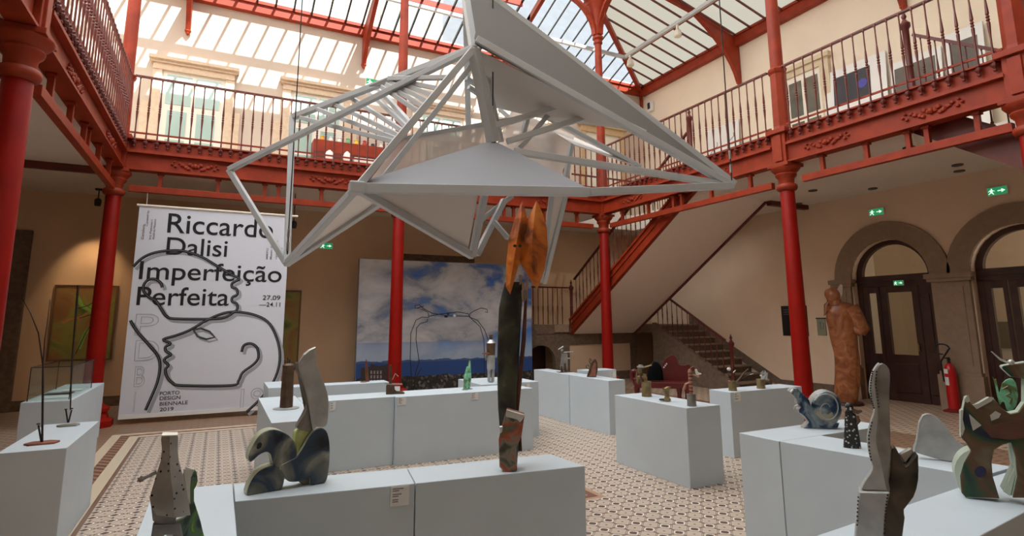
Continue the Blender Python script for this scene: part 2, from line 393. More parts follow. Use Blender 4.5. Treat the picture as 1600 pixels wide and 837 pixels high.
# ------------------------------------------------------------------ gallery railings
BAL = [(.012, -.16), (.026, -.14), (.012, -.12), (.038, -.085), (.042, -.06), (.02, -.04), (.028, -.02), (.016, .0), (.012, .1), (.012, .30), (.019, .42), (.022, .48), (.013, .50), (.024, .52), (.013, .54), (.024, .56), (.013, .58), (.022, .60), (.017, .70), (.011, .80), (.011, 1.06), (.018, 1.09), (.014, 1.12)]
def add_balusters(t, pts, mesh_mb, m, name='baluster'):
    proto = None
    for p in pts:
        if proto is None:
            proto = build(name, mesh_mb, m, t); base = V(pts[0])
            proto.location = V((0, 0, 0))
        else:
            o = proto.copy(); o.parent = t; o.location = V(p)-base; COL.objects.link(o)
def railing(p, q, out, label, gap=.163, n=None, post=False):
    p, q, out = V(p), V(q), V(out); ax = (q-p).normalized(); Ln = (q-p).length
    t = thing('gallery_railing', label, 'railing', p+V((0, 0, 4.76)), 'gallery railings')
    zt = 5.88; o = out*.075
    mb = MB(); mb.bar(p+o+V((0, 0, zt)), q+o+V((0, 0, zt)), .055, .035); build('handrail', mb, REDDK, t, bevel=.006)
    mb = MB(); mb.bar(p+o+V((0, 0, 4.86)), q+o+V((0, 0, 4.86)), .02, .03); build('lower_rail', mb, RED, t)
    n = n or int(Ln/gap); pts = [p+ax*(Ln*(i+.5)/n)+out*.105+V((0, 0, 4.755)) for i in range(n)]
    add_balusters(t, pts, MB().lathe(pts[0], BAL, 6), REDDK)
    return t
railing((.14, 0, 0), (4.77, 0, 0), (0, -1, 0), 'back gallery railing above the hanging banner')
railing((5.04, 0, 0), (9.93, 0, 0), (0, -1, 0), 'back gallery railing behind the hanging frame, right of the middle column')
railing((10.078, -.15, 0), (10.078, -5.03, 0), (-1, 0, 0), 'right gallery railing over the stair, left of the column by the statue')
railing((10.078, -5.33, 0), (10.078, -8.33, 0), (-1, 0, 0), 'right gallery railing in front of the leaning photo boards')
railing((0, -.15, 0), (0, -5.05, 0), (1, 0, 0), 'left gallery railing seen steeply from below')

# suspended red track rails under the beams
def track_rail(p, q, label, n, pair=None):
    p, q = V(p), V(q)
    t = thing('suspended_rail', label, 'rail', (p+q)/2, 'red rails hung below the gallery beams')
    build('rail', MB().bar(p, q, .09, .11), RED, t, bevel=.004)
    for i in range(n):
        f = (i+.5)/n; c = p.lerp(q, f); top = 4.2-c.z
        for d in ((-.12, .12) if i == n//2 else (0,)):
            a = c+(q-p).normalized()*d
            build('hanger', MB().box(a.x-.03, a.x+.03, a.y-.03, a.y+.03, a.z+.055, 4.185).box(a.x-.05, a.x+.05, a.y-.05, a.y+.05, 4.16, 4.19), RED, t)
track_rail((.2, 0, 3.89), (4.7, 0, 3.89), 'red rail hung under the back gallery above the banner', 5)
track_rail((5.15, 0, 3.89), (9.75, 0, 3.89), 'red rail hung under the back gallery behind the orange mask', 5)
track_rail((10.078, -.3, 3.89), (10.078, -4.92, 3.89), 'red rail hung under the right gallery crossing in front of the stair', 5)
track_rail((10.078, -5.5, 3.89), (10.078, -8.3, 3.89), 'red rail hung under the right gallery toward the right edge', 4)
track_rail((0, -.25, 3.86), (0, -4.7, 3.86), 'red rail hung under the left gallery, sloping steeply in the view', 5)

# ------------------------------------------------------------------ roof
EZ = 9.10; RZ = 9.98
mb = MB(); mb.box(LX, WX, WY-.16, WY+.05, 8.88, 9.14).box(LX, WX, WY-.2, WY-.02, 9.08, 9.16); trim(mb)
mb = MB(); mb.box(WX-.16, WX+.05, FY, WY-.16, 8.84, 9.14).box(WX-.2, WX-.02, FY, WY-.16, 9.08, 9.16); trim(mb)
mb = MB(); mb.box(LX-.05, LX+.16, FY, WY-.16, 8.84, 9.14); trim(mb)
TX0, TX1, TY1 = 0.0, 10.078, 0.0
mb = MB()
mb.box(-.08, 10.16, -.08, .08, 9.92, 10.06); mb.box(-.08, .08, -14, -.08, 9.92, 10.06); mb.box(10.0, 10.16, -14, -.08, 9.92, 10.06)
trim(mb)
def slope_quad(name, quad, m):
    mb = MB(); mb.add(quad, [(0, 1, 2, 3)]); o = build(name, mb, m); o['kind'] = 'structure'; return o
bl, br = V((LX, WY-.05, EZ)), V((WX-.05, WY-.05, EZ)); tl, tr = V((0, 0, RZ+.05)), V((10.078, 0, RZ+.05))
slope_quad('window_1', [bl, br, tr, tl], GLASSR)
fr, ftr = V((WX-.05, FY, EZ)), V((10.078, FY, RZ+.05))
slope_quad('window_2', [br, fr, ftr, tr], GLASSM)
fl, ftl = V((LX, FY, EZ)), V((0, FY, RZ+.05))
slope_quad('window_3', [bl, fl, ftl, tl], GLASSC)
rdg0, rdg1 = V((5.04, -5.0, 11.7)), V((5.04, FY, 11.7))
mb = MB(); mb.add([tl, tr, rdg0], [(0, 1, 2)]); o = build('window_4', mb, GLASSC); o['kind'] = 'structure'
slope_quad('window_5', [tr, ftr, rdg1, rdg0], GLASSK); slope_quad('window_6', [tl, ftl, rdg1, rdg0], GLASSC)
mb = MB(); mb.prism([(LX-.2, FY, 9.0), (WX+.3, FY, 9.0), (WX+.3, FY, 9.12), (10.078, FY, RZ+.05), (5.04, FY, 11.7), (0, FY, RZ+.05), (LX-.2, FY, 9.12)], (0, -.2, 0))
struct('wall_front_gable', mb, WALLUP)
mb = MB(); q = -10.5
for a, b in (((LX-.1, EZ+.02), (0, RZ+.09)), ((0, RZ+.09), (5.04, 11.76)), ((5.04, 11.76), (10.078, RZ+.09)), ((10.078, RZ+.09), (WX+.1, EZ+.02))):
    mb.prism([(a[0], FY, a[1]), (b[0], FY, b[1]), (b[0], FY, b[1]+.05), (a[0], FY, a[1]+.05)], (0, q-FY, 0))
struct('roof_front_shade', mb, CEIL)  # unseen opaque cover added over the glass to darken sides facing the viewer
# glazing bars
mb = MB()
x = LX+.3
while x < WX:
    # back slope: bar runs in y; clip at hips
    y1 = 0.0
    if x < 0: y1 = (x-0)/(LX)*WY
    if x > 10.078: y1 = (x-10.078)/(WX-10.078)*WY
    z1 = EZ+(RZ+.05-EZ)*(1-y1/WY)
    if WY-y1 > .3: mb.bar((x, WY-.08, EZ-.02), (x, y1, z1-.03), .04 if x < 8.2 else .026, .07 if x < 8.2 else .04)
    x += .41
trim(mb, BLACK)
mb = MB(); y = 2.3
while y > -12:
    x1 = 10.078
    if y > 0: x1 = 10.078+(WX-10.078)*(y/WY)
    z1 = EZ+(RZ+.05-EZ)*(1-(x1-10.078)/(WX-10.078))
    mb.bar((WX-.1, y, EZ-.02), (x1, y, z1-.03), .03, .05); y -= .47
trim(mb, REDDK)
# purlins and hips and rafters
mb = MB()
ym = WY*.5; zm = EZ+(RZ-EZ)*.5-.04
mb.bar((LX/2, ym, zm), (8.2, ym, zm), .06, .16)
mb.bar((LX*.25, ym*.5, zm+.24), (8.2, ym*.5, zm+.24), .06, .16)
xm = (10.078+WX)/2+.3
mb.bar((xm, 1.6, zm-.06), (xm, -13, zm-.06), .05, .07)
trim(mb)
trim(MB().bar(br+V((-.05, -.05, -.05)), tr+V((0, 0, -.05)), .12, .16))
trim(MB().bar(bl+V((.05, -.05, -.05)), tl+V((0, 0, -.05)), .12, .16))
def bracket(P, inward, zb, end, label):
    """curved triangular wall bracket carrying a principal rafter"""
    P, inward = V(P), V(inward); nrm = V((-inward.y, inward.x, 0))
    pts = [P+V((0, 0, zb)), P+V((0, 0, 9.1))]
    e = V(end); k = [P+inward*1.75+V((0, 0, 9.1+1.75*.33-.08))]
    inner = []
    A, B, C_ = P+inward*.10+V((0, 0, zb)), P+inward*.35+V((0, 0, 8.75)), P+inward*1.75+V((0, 0, 9.1+1.75*.33-.14))
    for i in range(9):
        s = i/8; inner.append(A*(1-s)**2+B*2*s*(1-s)+C_*s*s)
    poly = [P+V((0, 0, zb)), P+V((0, 0, 9.05))]+[C_+V((0, 0, .14))]+inner[::-1]
    t = thing('roof_bracket', label, 'bracket', P+V((0, 0, zb)), 'wall brackets of the roof')
    build('spandrel_plate', MB().prism([q-nrm*.05 for q in poly], nrm*.10), RED, t)
    build('pendant', MB().lathe(P+inward*.05+V((0, 0, zb-.12)), [(.01, 0), (.035, .03), (.05, .07), (.07, .10), (.07, .12)], 8), RED, t)
    build('rafter', MB().bar(C_+V((0, 0, .05))-inward*.3-V((0,0,.1)), e, .10, .16), RED, t)
bracket((.66, WY-.02, 0), (0, -1, 0), 8.12, (.66, .1, 9.88), 'leftmost roof bracket, on the sunlit back wall')
bracket((4.6, WY-.02, 0), (0, -1, 0), 8.12, (4.6, .1, 9.88), 'roof bracket on the sunlit back wall left of the middle column')
bracket((8.6, WY-.02, 0), (0, -1, 0), 8.12, (8.6, .1, 9.88), 'roof bracket on the back wall partly behind the hanging frame')
bracket((WX-.02, -1.35, 0), (-1, 0, 0), 7.85, (10.2, -1.35, 9.88), 'roof bracket on the right wall above the stair railing')
bracket((WX-.02, -5.5, 0), (-1, 0, 0), 7.85, (10.2, -5.5, 9.88), 'roof bracket on the right wall above the photo boards, tip only in view')
build_mb = MB().bar((WX-.1, WY-.1, 8.45), (WX-.1, WY-.1, 8.95), .07, .07); trim(build_mb)
# grey lighting rail with spots
t = thing('lighting_rail', 'pale grey lighting rail hung in the roof corner over the right gallery', 'rail', (11.9, 1.2, 9.3))
build('rail', MB().bar((4.5, 1.2, 9.28), (11.9, 1.2, 9.28), .08, .09).bar((11.9, 1.24, 9.28), (11.9, -9, 9.28), .08, .09), GREYFR, t)
for k, (x, y) in enumerate(((9.3, 1.2), (11.9, .95), (11.9, -1.0))):
    s = build('spot_lamp', MB().bar((x, y, 9.24), (x, y, 9.1), .05, .05).lathe((x, y, 8.9), [(.09, 0), (.11, .03), (.09, .16), (.05, .2)], 10), WFRAME, t)
# neighbouring facade seen through the clear glass
mb = MB().box(-6, 8.1, 6.5, 6.8, 8, 17)
struct('wall_neighbour', mb, WALLUP)
for i, (x, z) in enumerate(((6.65, 10.6), (3.45, 10.6), (.25, 10.6))):
    o = struct('window_%d' % (10+i), MB().box(x-.75, x+.75, 6.42, 6.5, z, z+2.2), WFRAME)
    build('pane', MB().box(x-.6, x-.03, 6.4, 6.43, z+.15, z+2.05).box(x+.03, x+.6, 6.4, 6.43, z+.15, z+2.05), TEAL, o)
struct('roof_neighbour', MB().prism([(8.2, 7.5, 8), (22, 7.5, 8), (22, 13, 19), (8.2, 13, 19)], (0, .3, 0)), mat('slate_grey_roof', rgb(90, 95, 101), .8, 0, .15, 3))
struct('gutter', MB().box(-6, 13.6, WY+.35, WY+.65, 9.2, 9.5), mat('pink_gutter', rgb(222, 196, 186), .7))

# ------------------------------------------------------------------ upper floor windows, doors, objects
def back_window(n, x0, x1, z0=4.7, z1=7.1, shut=False):
    y = WY; o = struct('window_%d' % n, MB().box(x0, x1, y-.05, y, z0, z1), WFRAME)
    mb = MB()   # granite surround with cornice
    mb.box(x0-.18, x0, y-.10, y, z0, z1+.05).box(x1, x1+.18, y-.10, y, z0, z1+.05).box(x0-.18, x1+.18, y-.12, y, z1, z1+.2)
    mb.box(x0-.26, x1+.26, y-.24, y, z1+.2, z1+.27).box(x0-.22, x1+.22, y-.17, y, z1+.14, z1+.2)
    mb.box(x0-.34, x0-.18, y-.07, y, z0, 6.35).box(x1+.18, x1+.34, y-.07, y, z0, 6.35)
    build('stone_surround', mb, mat('pale_granite_%d' % n, rgb(222, 196, 168), .8, 0, .12, 14, .1), o)
    xm = (x0+x1)/2; g = .07
    for a, b in ((x0+.1, xm-.04), (xm+.04, x1-.1)):
        for c, d in ((6.35, z1-.08), (5.62, 6.2), (4.78, 5.55)):
            build('pane', MB().box(a+(0 if c > 6.3 else .06), b-(0 if c > 6.3 else .06), y-.065, y-.05, c, d), TEAL, o)
    return o
back_window(20, .25, 1.5); back_window(21, 2.9, 4.15); back_window(22, 6.1, 7.35)
def door_surround(n, x0, x1, z0, z1):
    o = struct('door_%d' % n, MB().box(x0, x1, WY-.04, WY, z0, z1), WFRAME)
    build('stone_surround', MB().box(x0-.18, x0, WY-.09, WY, z0, z1).box(x1, x1+.18, WY-.09, WY, z0, z1).box(x0-.26, x1+.26, WY-.16, WY, z1+.2, z1+.28).box(x0-.18, x1+.18, WY-.10, WY, z1, z1+.2), mat('tan_stone_%d' % n, rgb(206, 176, 136), .8, 0, .12, 14, .1), o)
    return o
door_surround(21, 8.9, 10.0, 4.7, 7.1); door_surround(22, 11.4, 12.7, 4.7, 7.35)
# right wall upper window
X = WX
o = struct('window_30', MB().box(X-.06, X, -3.62, -2.72, 4.7, 7.35), WFRAME)
build('stone_surround', MB().box(X-.1, X, -2.72, -2.5, 4.7, 7.35).box(X-.1, X, -3.84, -3.62, 4.7, 7.35).box(X-.16, X, -3.9, -2.44, 7.5, 7.6).box(X-.1, X, -3.84, -2.5, 7.35, 7.5), mat('pale_stone_right', rgb(214, 196, 166), .8, 0, .1, 10), o)
for a, b in ((-3.54, -3.22), (-3.12, -2.80)):
    for c, d in ((6.35, 7.2), (5.5, 6.2), (4.8, 5.4)):
        build('pane', MB().box(X-.075, X-.06, a, b, c, d), PANEDK, o)
# leaning photo boards on the right gallery
def board(lab, ya, yb, z1, pic, off=.02, tilt=.18, z0=4.68):
    t = thing('photo_board', lab, 'photo board', (X-.3, (ya+yb)/2, z0), 'white boards on the right gallery')
    P = [V((X-off-.02-tilt, ya, z0)), V((X-off-.02-tilt, yb, z0)), V((X-off-.02, yb, z1)), V((X-off-.02, ya, z1))]
    nrm = (P[1]-P[0]).cross(P[3]-P[0]).normalized()
    if nrm.x > 0: nrm = -nrm
    build('board', MB().prism(P, nrm*.025), WHITE, t)
    e = lambda u, v: P[0].lerp(P[1], u).lerp(P[3].lerp(P[2], u), v)+nrm*.027
    for nm, u0, u1, v0, v1, m in pic:
        if nm == 'disc':
            c = e((u0+u1)/2, (v0+v1)/2)+nrm*.006; a = (P[1]-P[0]).normalized(); b = (P[3]-P[0]).normalized(); r = (u1-u0)/2*(P[1]-P[0]).length
            build('blue_disc', MB().prism([c+a*r*math.cos(k*.3142)+b*r*math.sin(k*.3142) for k in range(20)], nrm*.003), m, t)
        elif nm == 'scribble':
            build('drawing', MB().tube([e(u0+(u1-u0)*(.5+.5*math.sin(k*1.3)), v0+(v1-v0)*k/9)+nrm*.002 for k in range(10)], .009, 5), m, t)
        else:
            build(nm, MB().prism([e(u0, v0), e(u1, v0), e(u1, v1), e(u0, v1)], nrm*.004), m, t)
    return t
PIC1 = mat('dark_photo', rgb(46, 40, 48), .5, 0, .6, 2.5); BLUE = mat('deep_blue', rgb(66, 56, 150), .5); SKYB = mat('sky_blue', rgb(80, 140, 200), .6)
PIC2 = mat('brown_grey_photo', rgb(104, 94, 84), .6, 0, .35, 3)
board('white board with a dark photo and a round blue shape, leaning upstairs at right', -5.05, -3.7, 7.1, [('photo', .24, .84, .64, .92, PIC1), ('disc', .29, .44, .73, .83, BLUE), ('photo', .10, .72, .40, .56, PIC1)])
board('white board with a brown photo and a light blue patch, leaning upstairs at right', -6.05, -5.12, 6.75, [('photo', .12, .92, .30, .93, PIC2), ('blue_patch', .4, .8, .42, .6, SKYB)])
board('narrow upright board with a slanted grey photo beside the far newel post upstairs', -6.75, -6.12, 6.9, [('photo', .15, .85, .25, .9, PIC2)], .05)
board('pale board with thin line drawings, on the right gallery wall near the stairhead', -1.25, -.12, 6.85, [('scribble', .12, .35, .45, .85, GREYINK), ('scribble', .62, .9, .35, .8, GREYINK), ('scribble', .7, .85, .1, .4, GREYINK)])
t = thing('wall_speaker', 'small black and white wall device high in the far upper corner', 'speaker', bx(1015, 172, X-.1)+V((0, 0, 0)))
p = bx(1016, 166, X-.08); t.location = p
build('housing', MB().box(p.x-.02, p.x+.08, p.y-.11, p.y+.11, p.z-.16, p.z+.16), WHITE, t, bevel=.02)
build('grille', MB().box(p.x-.04, p.x-.015, p.y-.01, p.y+.10, p.z-.08, p.z+.13), BLACK, t, bevel=.02)
# red display shelves with toys on the back gallery
SX0, SX1, SY = 3.42, 5.45, 1.72
t = thing('display_shelf', 'red stepped display unit upstairs behind the back railing', 'shelf', (4.4, SY, 4.66))
build('lower_step', MB().box(SX0, SX1, SY, SY+.35, 5.06, 5.30), RED, t, bevel=.01)
build('upper_step', MB().box(SX0, SX1, SY+.36, SY+.72, 5.55, 5.84), RED, t, bevel=.01)
build('frame', MB().box(SX0, SX0+.08, SY, SY+.7, 4.66, 5.06).box(SX1-.08, SX1, SY, SY+.7, 4.66, 5.06).box(SX0, SX1, SY+.73, SY+.78, 4.66, 5.84).box(SX0, SX1, SY+.36, SY+.73, 4.66, 5.55), REDDK, t)
rr = random.Random(5); cols = [rgb(230, 170, 50), rgb(235, 232, 225), rgb(120, 180, 130), rgb(60, 60, 64), rgb(240, 200, 60), rgb(225, 220, 212), rgb(190, 60, 50)]
tm = [mat('toy_colour_%d' % i, c, .6) for i, c in enumerate(cols)]
names = ['yellow', 'white', 'green', 'dark', 'golden', 'ivory', 'red']
for i in range(9):
    x = SX0+.2+i*.2; k = [0, 1, 1, 2, 4, 6, 3, 1, 3][i]; h = .10+.06*rr.random(); z = 5.84; y = SY+.5
    mb = MB().lathe((x, y, z), [(.05, 0), (.06, h*.4), (.035, h*.7), (.05, h*.85), (.02, h)], 8)
    tag(build('toy_figure', mb, tm[k], None, (x, y, z), smooth=True), '%s little figure on top of the red display unit, %s from its left end' % (names[k], ['first', 'second', 'third', 'fourth', 'fifth', 'sixth', 'seventh', 'eighth', 'ninth'][i]), 'figure', 'small figures on the red display')
for i, (x, k, h, wd) in enumerate(((3.75, 1, .24, .11), (4.15, 1, .26, .10), (4.95, 3, .2, .03), (5.05, 1, .34, .05))):
    mb = MB().lathe((x, SY+.15, 5.30), [(wd*.8, 0), (wd, h*.5), (wd*.7, h*.8), (wd*.2, h)], 8)
    tag(build('toy_figure', mb, tm[k], None, (x, SY+.15, 5.30), smooth=True), ['plump white figure at the left of the lower red step', 'second plump white figure on the lower red step', 'thin dark figure on the lower red step', 'tall white upright figure on the lower red step'][i], 'figure', 'small figures on the red display')
mb = MB().box(4.3, 4.85, SY+.05, SY+.25, 5.30, 5.42)
tag(build('model_bench', mb, tm[5], None, bevel=.01), 'low ivory bench shaped model on the lower red step', 'model', None)
p = by(199, 205, .9)
t = thing('round_plate', 'blue and orange round paper shape on the gallery floor by the left corner', 'plate', (p.x, .9, 4.66))
build('disc', MB().prism([V((p.x+.2*math.cos(k*.2618), .9, 4.86+.2*math.sin(k*.2618))) for k in range(24)], (0, .03, 0)), mat('pale_blue_paper', rgb(140, 190, 205), .7), t)
build('fin', MB().prism([V((p.x, .88, 4.86)), V((p.x+.18, .88, 5.0)), V((p.x+.05, .88, 5.04))], (0, .02, 0)), mat('orange_paper', rgb(200, 130, 70), .7), t)
p = by(585, 130, WY-.08)
def exit_sign(lab, c, right, up_, out, w=.28, h=.135):
    t = thing('exit_sign', lab, 'exit sign', c)
    def q(u, v, d): return c+right*(u*w/2)+up_*(v*h/2)+out*d
    build('housing', MB().prism([q(-1.06, -1.12, -.04), q(1.06, -1.12, -.04), q(1.06, 1.12, -.04), q(-1.06, 1.12, -.04)], out*.04), WFRAME, t)
    build('green_face', MB().prism([q(-1, -1, 0), q(1, -1, 0), q(1, 1, 0), q(-1, 1, 0)], out*.004), GREEN, t)
    mb = MB()
    P = lambda pts: mb.prism([q(a, b, .004) for a, b in pts], out*.003)
    P([(.05, -.12), (.45, -.12), (.45, -.5), (.85, 0), (.45, .5), (.45, .12), (.05, .12)])       # arrow
    build('arrow', mb, SIGNW, t); mb = MB()
    P([(-.62, .45), (-.5, .45), (-.5, .75), (-.62, .75)]); P([(-.75, .35), (-.45, .4), (-.45, -.15), (-.65, -.15)])
    P([(-.65, -.15), (-.5, -.15), (-.32, -.8), (-.44, -.8)]); P([(-.65, -.1), (-.55, -.2), (-.85, -.75), (-.95, -.65)]); P([(-.45, .35), (-.2, .05), (-.28, -.02), (-.48, .2)]); P([(-.74, .33), (-.95, .0), (-.88, -.05), (-.68, .2)])
    build('running_figure', mb, SIGNW, t)
    return t
XR, YR, ZR = V((1, 0, 0)), V((0, 1, 0)), V((0, 0, 1))
exit_sign('green exit sign upstairs on the sunlit back wall', by(585, 130, WY-.05), XR, ZR, -YR, .42, .2)
exit_sign('green exit sign on the ground floor back wall, right of the banner', by(510, 384, WY-.05), XR, ZR, -YR)
exit_sign('green exit sign above the far left arch of the right wall', bx(1369, 331, WX-.05), -YR, ZR, -XR)
exit_sign('green exit sign above the pier between the two arches', bx(1558, 298, WX-.05), -YR, ZR, -XR)

# ------------------------------------------------------------------ arches and doors in the right wall
for k, (c, r) in enumerate(ARC):
    mb = MB(); ro = 1.12
    for i in range(20):
        a0, a1 = math.pi*i/20, math.pi*(i+1)/20
        P = lambda a, rad: (c-rad*math.cos(a), SPR+rad*math.sin(a))
        i0, i1, o1, o0 = P(a0, r), P(a1, r), P(a1, ro), P(a0, ro)
        mb.prism([(WX-.06, *i0), (WX-.06, *i1), (WX-.06, *o1), (WX-.06, *o0)], (.07, 0, 0))
    trim(mb, STONE)
def pier(y0, y1):
    mb = MB(); mb.box(WX-.07, WX+.02, y0, y1, 0, 2.3).box(WX-.12, WX+.02, y0-.05, y1+.05, 2.3, 2.36).box(WX-.15, WX+.02, y0-.08, y1+.08, 2.36, 2.45)
    mb.box(WX-.13, WX+.02, y0-.05, y1+.05, 0, .62).box(WX-.10, WX+.02, y0-.02, y1+.02, .62, .68)
    mb.box(WX-.085, WX-.07, y0+.1, y1-.1, .8, 2.2)
    trim(mb, STONE)
pier(-6.0, -5.38); pier(-3.82, -3.46); pier(-8.2, -7.56)
def arch_door(n, c, r):
    x = WX+.14; o = struct('door_%d' % n, MB().box(x, x+.1, c-r, c+r, 2.28, 2.50).box(x, x+.1, c-r, c-r+.1, 0, 2.3).box(x, x+.1, c+r-.1, c+r, 0, 2.3).box(x-.03, x+.1, c-r, c+r, 2.38, 2.43), WOODDK)
    mb = MB()
    for i in range(20):
        a0, a1 = math.pi*i/20, math.pi*(i+1)/20
        P = lambda a, rad: (c-rad*math.cos(a), 2.48+rad*math.sin(a))
        mb.prism([(x, *P(a0, r-.12)), (x, *P(a1, r-.12)), (x, *P(a1, r+.03)), (x, *P(a0, r+.03))], (.1, 0, 0))
    build('lunette_frame', mb, WOODDK, o)
    build('lunette_glass', MB().add([(x+.05, c-(r-.1)*math.cos(math.pi*i/20), 2.48+(r-.1)*math.sin(math.pi*i/20)) for i in range(21)], [tuple(range(21))]), GLASSD, o)
    # leaves: narrow fixed leaf at far side, wide leaf, dark edge leaf
    for nm, ya, yb, gl in (('side_leaf', c+r-.1, c+r-.44, (.10, .07)), ('door_leaf', c+r-.46, c-r+.34, (.12, .12)), ('side_leaf', c-r+.32, c-r+.1, None)):
        lo, hi = min(ya, yb), max(ya, yb)
        if gl:
            a, b = lo+gl[1], hi-gl[0]
            mb = MB().box(x+.01, x+.08, lo, a, .02, 2.28).box(x+.01, x+.08, b, hi, .02, 2.28).box(x+.01, x+.08, a, b, .02, .92).box(x+.01, x+.08, a, b, 2.15, 2.28)
            mb.box(x-.01, x+.01, a+.02, b-.02, .2, .75)
            l = build(nm, mb, WOODDK, o, bevel=.004)
            build('glass', MB().box(x+.04, x+.05, a, b, .92, 2.15), GLASSD, l)
        else: build(nm, MB().box(x+.01, x+.08, lo, hi, .02, 2.28).box(x-.01, x+.01, lo+.04, hi-.04, .2, .8).box(x-.01, x+.01, lo+.04, hi-.04, 1.0, 2.1), WOODDK, o, bevel=.004)
    build('handle', MB().bar((x-.03, c-r+.42, 1.15), (x-.03, c-r+.42, 1.0), .025).bar((x-.03, c-r+.42, 1.1), (x+.02, c-r+.42, 1.1), .02), BRASS, o)
    return o
d1 = arch_door(1, *ARC[0]); d2 = arch_door(2, *ARC[1])
exit_sign('small pale exit sign fixed on the dark transom of the left arched door', V((WX+.11, ARC[0][0]-.1, 2.33)), -YR, ZR, -XR, .18, .09)
# things seen inside the vestibule
mb = MB().box(16.5, 16.6, -5.3, -4.9, 1.0, 1.55); tag(build('notice_board', mb, mat('grey_notice', rgb(128, 124, 112), .7), None), 'grey notice on the wall seen through the glass of the left door', 'notice')
struct('door_3', MB().box(16.5, 16.6, -8.7, -7.75, 0, 2.5), mat('honey_wood', rgb(190, 150, 86), .6))
build('lit_window', MB().box(16.48, 16.5, -8.55, -8.25, .9, 2.3).box(16.48, 16.5, -8.2, -7.9, .9, 2.3), emit('sunlit_pane', rgb(255, 226, 150), 1.3), bpy.data.objects['door_3'])
# wall panels by the arches
p0, p1 = bx(1220, 478, WX-.03), bx(1263, 525, WX-.03)
t = thing('text_panel', 'black text panel on the wall behind the column by the statue', 'panel', (WX-.03, (p0.y+p1.y)/2, p1.z))
build('panel', MB().box(WX-.03, WX-.001, p1.y, p0.y, p1.z, p0.z), BLACK, t)
mb = MB()
for i in range(3): mb.box(WX-.033, WX-.03, p0.y-.42, p0.y-.06, p0.z-.10-.05*i, p0.z-.085-.05*i)
build('text_lines', mb, GREYINK, t)
p0, p1 = bx(1275, 497, WX-.03), bx(1291, 524, WX-.03)
t = thing('small_print', 'small greenish framed print on the wall left of the carved statue', 'picture', (WX-.03, (p0.y+p1.y)/2, p1.z))
build('sheet', MB().box(WX-.02, WX-.001, p1.y, p0.y, p1.z, p0.z), mat('print_paper', rgb(150, 150, 124), .7), t)
build('frame_top', MB().box(WX-.03, WX-.001, p1.y-.01, p0.y+.01, p0.z-.015, p0.z+.01), BLACK, t)
mb = MB(); cy, cz = (p0.y+p1.y)/2, (p0.z+p1.z)/2
for a, b in (((.05, .08), (-.06, .09)), ((-.06, .09), (-.05, -.04)), ((-.05, -.04), (.07, -.05)), ((.0, .12), (.01, -.03))): mb.bar((WX-.022, cy+a[0], cz+a[1]), (WX-.022, cy+b[0], cz+b[1]), .012)
build('ink_drawing', mb, GREYINK, t)

# ------------------------------------------------------------------ back wall, left part
o = struct('door_4', MB().box(-3.2, -1.95, WY-.05, WY, 0, 3.1), mat('beige_door_paint', rgb(150, 128, 104), .7))
build('stone_surround', MB().box(-1.95, -1.62, WY-.12, WY, 0, 3.1).box(-3.5, -1.62, WY-.12, WY, 3.1, 3.4).box(-3.5, -3.2, WY-.12, WY, 0, 3.1), STONED, o)
build('door_panel', MB().box(-2.95, -2.1, WY-.07, WY-.05, .3, 1.2).box(-2.95, -2.1, WY-.07, WY-.05, 1.35, 2.0), mat('grey_pane_door', rgb(112, 98, 84), .5), o)
struct('door_5', MB().box(5.75, 7.7, WY-.1, WY, 2.95, 3.3).box(5.75, 6.0, WY-.1, WY, 0, 2.95).box(7.45, 7.7, WY-.1, WY, 0, 2.95), STONED)
build('door_leaf', MB().box(6.0, 7.45, WY-.06, WY, 0, 2.95), WOODDK, bpy.data.objects['door_5'])
def painting(lab, x0, x1, z0, z1, m):
    t = thing('framed_painting', lab, 'painting', ((x0+x1)/2, WY-.04, z0), 'framed paintings on the back wall')
    f = .035
    build('frame', MB().box(x0-f, x1+f, WY-.05, WY-.001, z0-f, z0).box(x0-f, x1+f, WY-.05, WY-.001, z1, z1+f).box(x0-f, x0, WY-.05, WY-.001, z0, z1).box(x1, x1+f, WY-.05, WY-.001, z0, z1), mat('frame_wood_%d' % int(x0*10), rgb(116, 82, 52), .5), t)
    build('canvas', MB().box(x0, x1, WY-.035, WY-.002, z0, z1), m, t)
    return t
PAINT = ramp_mat('abstract_paint', [(.30, rgb(96, 104, 48)), (.45, rgb(150, 146, 70)), (.55, rgb(160, 116, 70)), (.7, rgb(140, 96, 58))], 1.6, .6, 0, 3, .6, .05)
t = painting('large green and brown painting of a twisting figure, left of the banner', -1.14, -.17, .93, 2.33, PAINT)
def pw(pts, y): return [by(a, b, y) for a, b in pts]
for nm, m, r, pts in (('green_figure', mat('leaf_green', rgb(140, 188, 84), .6), .06, [(120, 462), (128, 478), (140, 485), (150, 492), (142, 510), (132, 522), (123, 545)]), ('green_figure', MATS['leaf_green'], .045, [(140, 480), (152, 470), (158, 462)]), ('orange_arm', mat('orange_paint', rgb(196, 128, 74), .6), .04, [(97, 505), (110, 499), (126, 496), (138, 488)]), ('black_outline', BLACK, .012, [(121, 482), (138, 477), (148, 471), (146, 462)]), ('black_outline', BLACK, .012, [(124, 497), (140, 492), (149, 490), (144, 503), (134, 520), (118, 553)])):
    P = pw(pts, WY-.036); mb = MB()
    for a, b in zip(P[:-1], P[1:]): mb.bar(a+(a-b)*.08, b+(b-a)*.08, .004, r*2, V((0, 0, 1))) if False else mb.tube([V((a.x, WY-.036, a.z)), V((b.x, WY-.036, b.z))], r*.55, 8)
    for v in mb.v: v.y = WY-.0385-(.003 if m is BLACK else 0)+(v.y-(WY-.036))*.08
    build(nm, mb, m, t)
painting('narrow green painting mostly hidden behind the right edge of the banner', 2.9, 3.36, .6, 2.3, PAINT)
